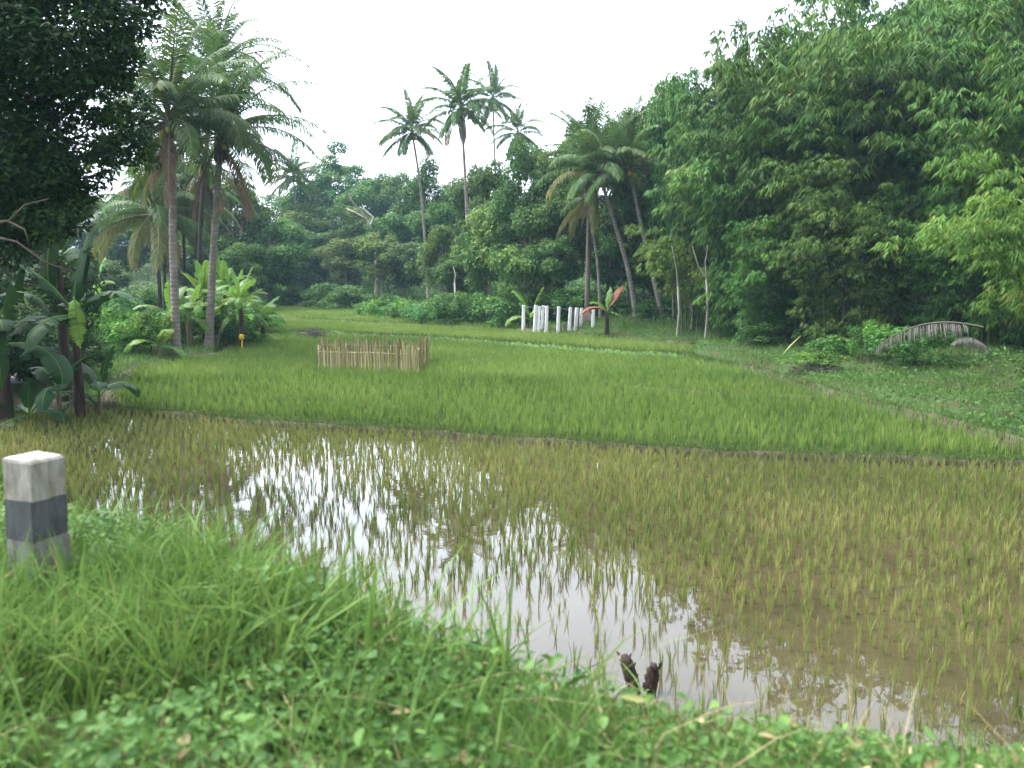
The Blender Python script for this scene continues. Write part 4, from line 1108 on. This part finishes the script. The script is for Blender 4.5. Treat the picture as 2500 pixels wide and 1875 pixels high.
x, y = scatter(120000, -26, 0, 20, 62, lambda x, y: inview(x, y, 1) * outside(x, y, .25, 9) * (pdist(x, y, tr, False) > 2.6) * (.75 + .25 * wob(x, y, .7)))
mb = MB(); grass_patch(mb, x, y, .25 * rng.uniform(.5, 1.5, len(x)), .024, .9, .42)
tag(mb.build('grass', M['grass']), 'grass on the left bank round the banana and coconut trunks', 'grass', kind='stuff')
def along(line, n, wd, z, h, W, mb, tm=.45):
    L = np.concatenate([[0], np.cumsum(np.linalg.norm(np.diff(line, axis=0), axis=1))])
    s = rng.uniform(0, L[-1], n); s = s[rng.random(n) < .55 + .45 * wob(s, s * .3, 1.1)]
    x = np.interp(s, L, line[:, 0]) + rng.normal(0, wd, len(s)); y = np.interp(s, L, line[:, 1]) + rng.normal(0, wd, len(s))
    a = rng.uniform(0, 2 * math.pi, len(s)); d = np.stack([np.cos(a), np.sin(a), 0 * a], 1)
    blades(mb, np.column_stack([x, y, np.full(len(s), z)]), h * rng.uniform(.5, 1.4, len(s)), W, d * rng.uniform(.1, .9, (len(s), 1)), np.clip(rng.normal(tm, .14, len(s)), 0, 1))
mb = MB()
along(L12[2:], 7000, .28, .38, .22, .03, mb, .5); along(L23, 9000, .28, .56, .15, .035, mb, .5); along(L01[2:] + (0, .03), 15000, .10, .06, .17, .012, mb, .3)
along(SUB, 1500, .1, .2, .14, .02, mb); along(RIGHT, 6000, .22, .3, .18, .018, mb); along(LEFT, 1500, .35, .35, .15, .02, mb)
tag(mb.build('grass', M['grass']), 'grass tufts growing along the field bunds', 'grass', kind='stuff')

def undergrowth(n, den, label, L=.26, W=.15, hh=1.0, mat='broad'):
    x, y = scatter(n, -70, 60, 20, 135, den)
    mb = MB(); m = len(x); k = 26
    P = np.repeat(np.column_stack([x, y, ground(x, y)]), k, 0)
    d = norm(rng.normal(0, 1, (m * k, 3))); d[:, 2] = np.abs(d[:, 2])
    P = P + d * np.repeat(rng.uniform(.4, 1.1, m) * hh, k)[:, None]
    Nn = d + np.array([0, 0, .5]) + rng.normal(0, .4, d.shape)
    D = norm(np.cross(Nn, rng.normal(0, 1, d.shape))) + np.array([0, 0, -.3])
    tn = np.clip(np.repeat(rng.normal(.45, .14, m), k) + rng.normal(0, .12, m * k), 0, 1)
    leaves(mb, P, D, Nn, L * rng.uniform(.6, 1.3, m * k), W * rng.uniform(.7, 1.2, m * k), tn)
    tag(mb.build('undergrowth', M[mat]), label, 'undergrowth', kind='stuff')
undergrowth(30000, lambda x, y: (np.abs(x) < y * .62 + 4) * outside(x, y, 4.5, 30) * (x > -14 - .2 * y) * (y > 44) * .9, 'tangled undergrowth on the floor of the far wood')
undergrowth(9000, lambda x, y: (x > 8) * (x < y * .7 + 4) * outside(x, y, 5, 20) * (y < 62), 'dim undergrowth on the ground below the bamboo', .2, .1, .6)
undergrowth(5000, lambda x, y: (x < -12) * (x > -y * .62 - 4) * outside(x, y, 9, 60) * (y > 58) * (pdist(x, y, tr, False) > 3), 'hazy undergrowth at the left beyond the dirt track', .3, .16, 1.0)

# single herbs that stand out of the bank
def herb_mesh(seed, H, npair, L, W, stems=3):
    global rng
    keep = rng; rng = np.random.default_rng(seed)
    st, lf = MB(), MB()
    for q in range(stems):
        a = rng.uniform(0, 6.28); ln = rng.uniform(.05, .35); h = H * rng.uniform(.65, 1)
        t = np.linspace(0, 1, 7)[:, None]
        pts = np.array([math.cos(a), math.sin(a), 0]) * ln * h * t ** 1.5 + np.array([0, 0, 1.0]) * h * t
        tube(st, pts - (0, 0, .05), np.linspace(.006, .002, 7), 5)
        for k in range(npair):
            f = .25 + .75 * (k + .5) / npair; p = pts[min(int(f * 6), 6)]
            for s in (0, math.pi):
                az = a + k * 1.57 + s + rng.normal(0, .3)
                D = np.array([[math.cos(az), math.sin(az), rng.uniform(-.3, .35)]])
                leaves(lf, (p + rng.normal(0, .01, 3))[None], D, np.array([[0, 0, 1.0]]) + rng.normal(0, .25, (1, 3)), L * rng.uniform(.6, 1.1) * (1.2 - .5 * f), W * rng.uniform(.7, 1.1) * (1.2 - .5 * f), float(np.clip(rng.normal(.5, .15), 0, 1)), .14)
    rng = keep
    return st.mesh('herb_stem', M['stem'], True), lf.mesh('herb_leaf', M['weed'])
HERB = [herb_mesh(101, .62, 7, .12, .05), herb_mesh(102, .5, 6, .14, .075, 2), herb_mesh(103, .75, 8, .11, .04, 4)]
for v, u, vb, y, s, lab in [
    (2, 860, 0, 7.0, 1.0, 'tall leafy herb standing against the bright water, right end of the lush bank'),
    (0, 760, 0, 6.7, 1.0, 'leafy herb left of the tallest one against the water'),
    (0, 930, 0, 6.9, .8, 'leafy herb lowest down the bank before the bright water'),
    (1, 665, 0, 6.6, .9, 'herb with dark leaves at the middle of the bank crest'),
    (2, 575, 0, 6.4, .85, 'bushy herb on the crest below the palm reflections'),
    (1, 470, 0, 6.0, 1.0, 'broad leafed herb at the crest right of the concrete post'),
    (1, 330, 0, 5.6, 1.0, 'broad leafed herb in front of the small bright water patch'),
    (0, 250, 0, 5.2, .9, 'herb with stalks leaning close right of the concrete post'),
    (1, 110, 0, 3.85, .55, 'sprig with yellow green leaves before the concrete post'),
    (2, 2290, 0, 6.3, .7, 'large leafed weed at the waters edge on the right'),
    (1, 2240, 0, 6.2, .75, 'pale broad leafed weed near the white stone'),
    (0, 1690, 0, 6.9, .5, 'small weed at the muddy waters edge right of the dark stumps'),
    (1, 1830, 0, 6.8, .5, 'small weed on the muddy edge farther right of the stumps'),
    (2, 1545, 0, 7.5, .55, 'weed sprouting in front of the taller dark stump'),
    (0, 1600, 0, 7.45, .6, 'weed sprouting in front of the shorter dark stump'),
    (0, 1400, 0, 6.9, .6, 'weed at the waterline left of the dark stumps'),
]:
    x = (u - 1250) / FOC * y * 1.01; t = thing('leafy_herb', lab, 'herb', (x, y, gz(x, y) - .01), random.uniform(0, 6.3), s, 'single herbs on the roadside bank')
    put('stem', HERB[v][0], t); put('leaves', HERB[v][1], t)
for kind, u, y, h, wd, lab, nm in [
    ('brightshrub', 2130, 31.5, 1.5, 1.2, 'upright shrub with pale round leaves on the bank in front of the bamboo', 'shrub'),
    ('shrub', 2225, 30, 1.3, 2.3, 'dark bushy shrub under the bleached palm frond', 'shrub'),
    ('shrub', 2040, 33, .9, 1.6, 'low shrub left of the upright pale shrub', 'shrub'),
    ('shrub', 1860, 38, 1.0, 2.0, 'low shrub at the left end of the bamboo shade', 'shrub'),
    ('brightshrub', 1990, 31, .6, 1.8, 'low tangle of light stems in the middle of the bank', 'shrub'),
    ('brightshrub', -20, 9.6, 1.9, 1.1, 'leafy shrub at the left edge behind the concrete post', 'shrub'),
]:
    x = (u - 1250) / FOC * y; tree(kind, nm, x, y, h, wd, lab, 'shrub')
# ------------------------------------------------------------------ built things
def guide_post():
    P = ond(80, 1112, 4.45); x, y = P[0], P[1]; zt = P[2]; g = gz(x, y)
    t = thing('guide_post', 'square concrete roadside post banded white and grey among tall grass', 'guide post', (x, y, g), R(66))
    m, nt, out = newmat('weathered_paint_bands')
    tc = N(nt, "ShaderNodeTexCoord"); sp = N(nt, "ShaderNodeSeparateXYZ"); nt.links.new(tc.outputs["Object"], sp.inputs[0])
    H = zt - g
    def band(c1, c0, nm):
        m, nt, out = newmat(nm)
        tc = N(nt, "ShaderNodeTexCoord")
        n1 = N(nt, "ShaderNodeTexNoise", Scale=11, Detail=9, Roughness=.75); n2 = N(nt, "ShaderNodeTexNoise", Scale=40, Detail=4)
        mp = N(nt, "ShaderNodeMapping"); mp.inputs["Scale"].default_value = (1, 1, .35)
        nt.links.new(tc.outputs["Object"], mp.inputs[0])
        nt.links.new(mp.outputs[0], n1.inputs["Vector"]); nt.links.new(tc.outputs["Object"], n2.inputs["Vector"])
        r = ramp(nt, n1.outputs["Fac"], [(.38, c0), (.58, c1), (.8, tuple(min(1, c * 1.08) for c in c1))])
        mp3 = N(nt, "ShaderNodeMapping"); mp3.inputs["Scale"].default_value = (1, 1, .16)   # rain streaks and moss
        n3 = N(nt, "ShaderNodeTexNoise", Scale=26, Detail=7, Roughness=.7)
        nt.links.new(tc.outputs["Object"], mp3.inputs[0]); nt.links.new(mp3.outputs[0], n3.inputs["Vector"])
        r3 = ramp(nt, n3.outputs["Fac"], [(.5, (1, 1, 1)), (.66, (.52, .5, .38))])
        mx = N(nt, "ShaderNodeMix", data_type='RGBA', blend_type='MULTIPLY'); mx.inputs[0].default_value = .9
        nt.links.new(r.outputs[0], mx.inputs[6]); nt.links.new(r3.outputs[0], mx.inputs[7])
        p = N(nt, "ShaderNodeBsdfPrincipled", Roughness=.85); nt.links.new(mx.outputs[2], p.inputs["Base Color"])
        b = N(nt, "ShaderNodeBump", Strength=.35, Distance=.006); nt.links.new(n2.outputs["Fac"], b.inputs["Height"]); nt.links.new(b.outputs[0], p.inputs["Normal"])
        nt.links.new(p.outputs[0], out.inputs["Surface"]); return m
    bpy.data.materials.remove(m)
    wh = band((.25, .25, .24), (.115, .10, .075), 'worn_white_paint'); gr = band((.075, .08, .085), (.045, .045, .042), 'worn_grey_paint')
    top = band((.34, .32, .28), (.2, .175, .13), 'worn_post_top')
    s = .2
    def block(nm, z0, z1, mat, bev=0):
        mb = MB(); n = 6; V = []; rings = [(z0, s), (z1 - bev, s)] + ([(z1 - bev * .3, s - bev * .6), (z1, s - bev * 2)] if bev else [])
        for z, w_ in rings:
            for a, b in ((-1, -1), (1, -1), (1, 1), (-1, 1)):
                j = .003
                V.append((a * w_ / 2 + rng.normal(0, j), b * w_ / 2 + rng.normal(0, j), z + (rng.normal(0, .004) if z == z1 else 0)))
        Q = [(r_ * 4 + a, r_ * 4 + (a + 1) % 4, r_ * 4 + 4 + (a + 1) % 4, r_ * 4 + 4 + a) for r_ in range(len(rings) - 1) for a in range(4)]
        k = (len(rings) - 1) * 4; Q.append((k, k + 1, k + 2, k + 3))
        mb.add(V, Q); mb.flat = True; return mb.build(nm, mat, t)
    block('white_band', -.3, H - .42, wh); block('grey_band', H - .42, H - .215, gr); block('white_band', H - .215, H, top, .02)
guide_post()

def pen():
    A, B = onz(778, 908, Z1), onz(1022, 917, Z1)
    Bk, Ak = onz(1046, 893, Z1), onz(786, 886, Z1)
    c = (A + B + Ak + Bk) / 4
    t = thing('bamboo_pen', 'square pen of upright split bamboo slats standing in the green rice', 'pen', (c[0], c[1], Z1))
    def panel(nm, p, q, h0, h1, dens, tm, gap=.0):
        mb = MB(); L = np.linalg.norm(q - p); n = int(L * dens); ang = math.atan2(q[1] - p[1], q[0] - p[0])
        for k in range(n):
            if random.random() < gap: continue
            f = (k + random.uniform(.1, .9)) / n; o = p + (q - p) * f - c; o[2] = -.15
            tall = random.random() < .12
            box(mb, o, random.uniform(.02, .065), .012, (h0 + (h1 - h0) * f) * random.uniform(.72, 1.02) * (1.22 if tall else 1) + .15, ang + random.uniform(-.3, .3), float(np.clip(random.gauss(tm, .25), 0, 1)),
                lean=(random.gauss(0, .035), random.gauss(0, .02)), taper=.8)
        o = mb.build(nm, M['bamboo_slat'], t)
        for z in (.32, .78):
            r = MB(); tube(r, [p - c + (0, .03, z), (p + q) / 2 - c + (0, .035, z + .02), q - c + (0, .03, z)], .016, 5); r.build('rail', M['bamboo_slat'], o)
        return o
    panel('slat_panel', A, B, .98, 1.12, 26, .5, .08)
    panel('slat_panel', B, Bk, 1.25, 1.3, 18, .2)
    panel('slat_panel', A, Ak, 1.0, 1.05, 12, .25, .1)
    panel('slat_panel', Ak, Bk, 1.1, 1.2, 22, .4, .1)
    for p in (A, B, Ak, Bk):
        mb = MB(); tube(mb, [p - c - (0, 0, .3), p - c + (.02, 0, 1.05)], [.03, .025], 7); mb.build('corner_post', M['bamboo_slat'], t, True)
pen()

def white_fence():
    y = 52.0
    posts = [(1277, 745, 778, 1.6), (1303, 745, 790, 0), (1313, 748, 776, .9), (1320, 746, 783, 1.3), (1332, 747, 793, 0), (1361, 748, 796, -.2), (1388, 750, 797, -.3), (1404, 751, 797, -.3), (1417, 752, 792, .2), (1447, 756, 798, -.6)]
    c = ond(1362, 796, y); g = gz(c[0], y); o = np.array([c[0], y, g])
    t = thing('white_post_fence', 'row of ten whitewashed posts with grey boards at the edge of the wood', 'fence', o)
    tops = []
    for u, v0, v1, dy in posts:
        a, b = ond(u, v0, y + dy), ond(u, v1, y + dy); gg = gz(b[0], b[1])
        mb = MB(); base = np.array([b[0], b[1], gg - .25]) - o
        box(mb, base, .165, .16, a[2] - gg + .25, random.uniform(-.3, .3), lean=(random.gauss(0.03, .02), random.gauss(0, .02)), taper=.93)
        mb.build('post', M['white'], t); tops.append((base[0], base[1], a[2] - o[2]))
    def board(i, j, z0, z1, dy=.12):
        a, b = np.array(tops[i]), np.array(tops[j]); mb = MB(); n = max(2, int(np.linalg.norm(b[:2] - a[:2]) / .16))
        for k in range(n):
            f = (k + .5) / n; p = a + (b - a) * f; gg = gz(p[0] + o[0], p[1] + o[1]) - o[2]
            box(mb, (p[0], p[1] + dy, gg + z0 + random.uniform(-.05, .05)), .15, .025, z1 - z0 + random.uniform(-.08, .06), math.atan2(b[1] - a[1], b[0] - a[0]))
        mb.build('board_panel', M['grey_wood'], t)
    board(0, 1, .05, 1.0); board(1, 4, .05, .55, .1); board(3, 4, .1, 1.0, .3); board(4, 5, .55, 1.0, .8); board(6, 7, .1, 1.0); board(7, 8, .1, .95, .25); board(5, 6, .3, .95, .4); board(8, 9, .35, .8, .5)
    for i in range(len(tops) - 1):
        mb = MB(); a, b = np.array(tops[i]), np.array(tops[i + 1])
        tube(mb, [a - (0, -.12, .12), b - (0, -.12, .12)], .018, 5); mb.build('rail', M['grey_wood'], t)
white_fence()

p = bx(594, 845, .42); mb = MB()
t = thing('yellow_stake', 'yellow stake topped with a bright orange yellow wrapper before the banana stems', 'stake', (p[0], p[1] - .2, gz(p[0], p[1] - .2)))
tube(mb, [(0, 0, -.2), (0, 0, .7), (.02, 0, 1.15)], [.045, .04, .035], 7); mb.build('stick', M['yellow'], t, True)
mb = MB(); th = np.linspace(0, math.pi, 6); tube(mb, np.stack([.05 * np.sin(th * 3), 0 * th, 1.18 - np.cos(th) * .12], 1), np.array([.05, .1, .14, .09, .13, .03]), 5); mb.build('wrapper', M['yellow'], t)

for (u, v, y, tiltx, h, r, lab) in [(1560, 1690, 7.8, -.3, .46, .06, 'dark rotten stump leaning left at the waterline, the taller of the pair'), (1583, 1692, 7.75, .12, .40, .056, 'dark rotten stump leaning right at the waterline, the shorter of the pair')]:
    p = ond(u, v, y); g = gz(p[0], y); mb = MB()
    pts = [np.array([tiltx * z, .02 * z, z]) for z in (-.15, .1, h * .5, h * .85, h)]
    tube(mb, np.array(pts), [r * 1.25, r * .9, r * 1.1, r * 1.0, r * .45], 9)
    for q in range(26):
        a = random.uniform(0, 6.28); zz = random.uniform(0, h); tube(mb, [(tiltx * zz + math.cos(a) * r * .8, math.sin(a) * r * .8, zz), (tiltx * zz + math.cos(a) * r * 1.25, math.sin(a) * r * 1.25, zz + random.uniform(.01, .05))], [.014, .008], 4)
    o = tag(put('stump', mb.mesh('stump', M['stake'], True), None, (p[0], y, g)), lab, 'stump', 'stumps at the waterline')
def rock(u, v, y, sx, sy, sz, lab, nm, rz):
    p = ond(u, v, y); mb = MB(); K, S = 6, 12; V = []
    for a in range(K):
        ph = math.pi * a / (K - 1)
        for b in range(S):
            q = 2 * math.pi * b / S; f = 1 + .12 * math.sin(3 * q + a) + rng.normal(0, .04)
            V.append((math.sin(ph) ** .6 * math.cos(q) * sx * f, math.sin(ph) ** .6 * math.sin(q) * sy * f, -math.cos(ph) * sz))
    mb.add(V, [(a * S + b, a * S + (b + 1) % S, (a + 1) * S + (b + 1) % S, (a + 1) * S + b) for a in range(K - 1) for b in range(S)])
    o = put(nm, mb.mesh(nm, M['stone'], True), None, (p[0], y, gz(p[0], y) + sz * .9), (R(-14), .1, rz)); tag(o, lab, 'stone')
rock(2240, 1825, 5.75, .17, .09, .05, 'pale flat stone slab lying in the bank weeds at the lower right', 'stone', -.2)
rock(2080, 1742, 6.95, .035, .03, .025, 'small white pebble at the water edge on the right', 'stone', .3)
def brush(u, v, z, y, wd, hh, n, lab):
    p = onz(u, v, z) if y is None else ond(u, v, y); g = gz(p[0], p[1]); mb = MB()
    for _ in range(n):
        a = rng.uniform(0, 6.28); c = np.array([p[0] + rng.normal(0, wd * .3), p[1] + rng.normal(0, wd * .2), max(g, z) + abs(rng.normal(0, hh * .45))])
        d = np.array([math.cos(a), math.sin(a), rng.normal(.1, .35)]) * rng.uniform(.25, .6) * wd * .5
        tube(mb, [c - d, c + d * .3 + (0, 0, .04), c + d], [.016, .012, .005], 4, tint=float(rng.random()))
    tag(mb.build('brush_heap', M['brush']), lab, 'brush heap')
brush(768, 820, .4, None, 1.3, .4, 90, 'dark heap of cut brush on the bund behind the bamboo pen')
brush(1995, 922, .4, 30.5, 1.2, .25, 60, 'brown heap of dry twigs on the right bank')
for (u0, v0, y0), (u1, v1, y1), lab in [((1905, 880, 35), (1955, 820, 36), 'thin pale bamboo pole leaning at the left of the bamboo shade'), ((2010, 893, 33), (2075, 850, 35), 'thin bamboo pole leaning low before the bamboo')]:
    mb = MB(); a, b = ond(u0, v0, y0), ond(u1, v1, y1); a[2] = gz(a[0], a[1]) - .1
    tube(mb, [a, (a + b) / 2 + (0, 0, .05), b], [.03, .027, .02], 6, tint=.6); tag(mb.build('bamboo_pole', M['bamboo_slat'], smooth=True), lab, 'pole', 'leaning bamboo poles')

# ------------------------------------------------------------------ the haze in the air
m, nt, out = newmat('haze')
pv = N(nt, "ShaderNodeVolumePrincipled")
pv.inputs["Color"].default_value = (.55, .84, 1.0, 1)
pv.inputs["Density"].default_value = .00036
pv.inputs["Anisotropy"].default_value = .0
nt.links.new(pv.outputs[0], out.inputs["Volume"])
mb = MB(); box(mb, (0, 970, -1.9), 3320, 2120, 40)
o = mb.build('haze', m)
tag(o, 'thin pale morning haze over the fields and wood', 'haze', kind='stuff')
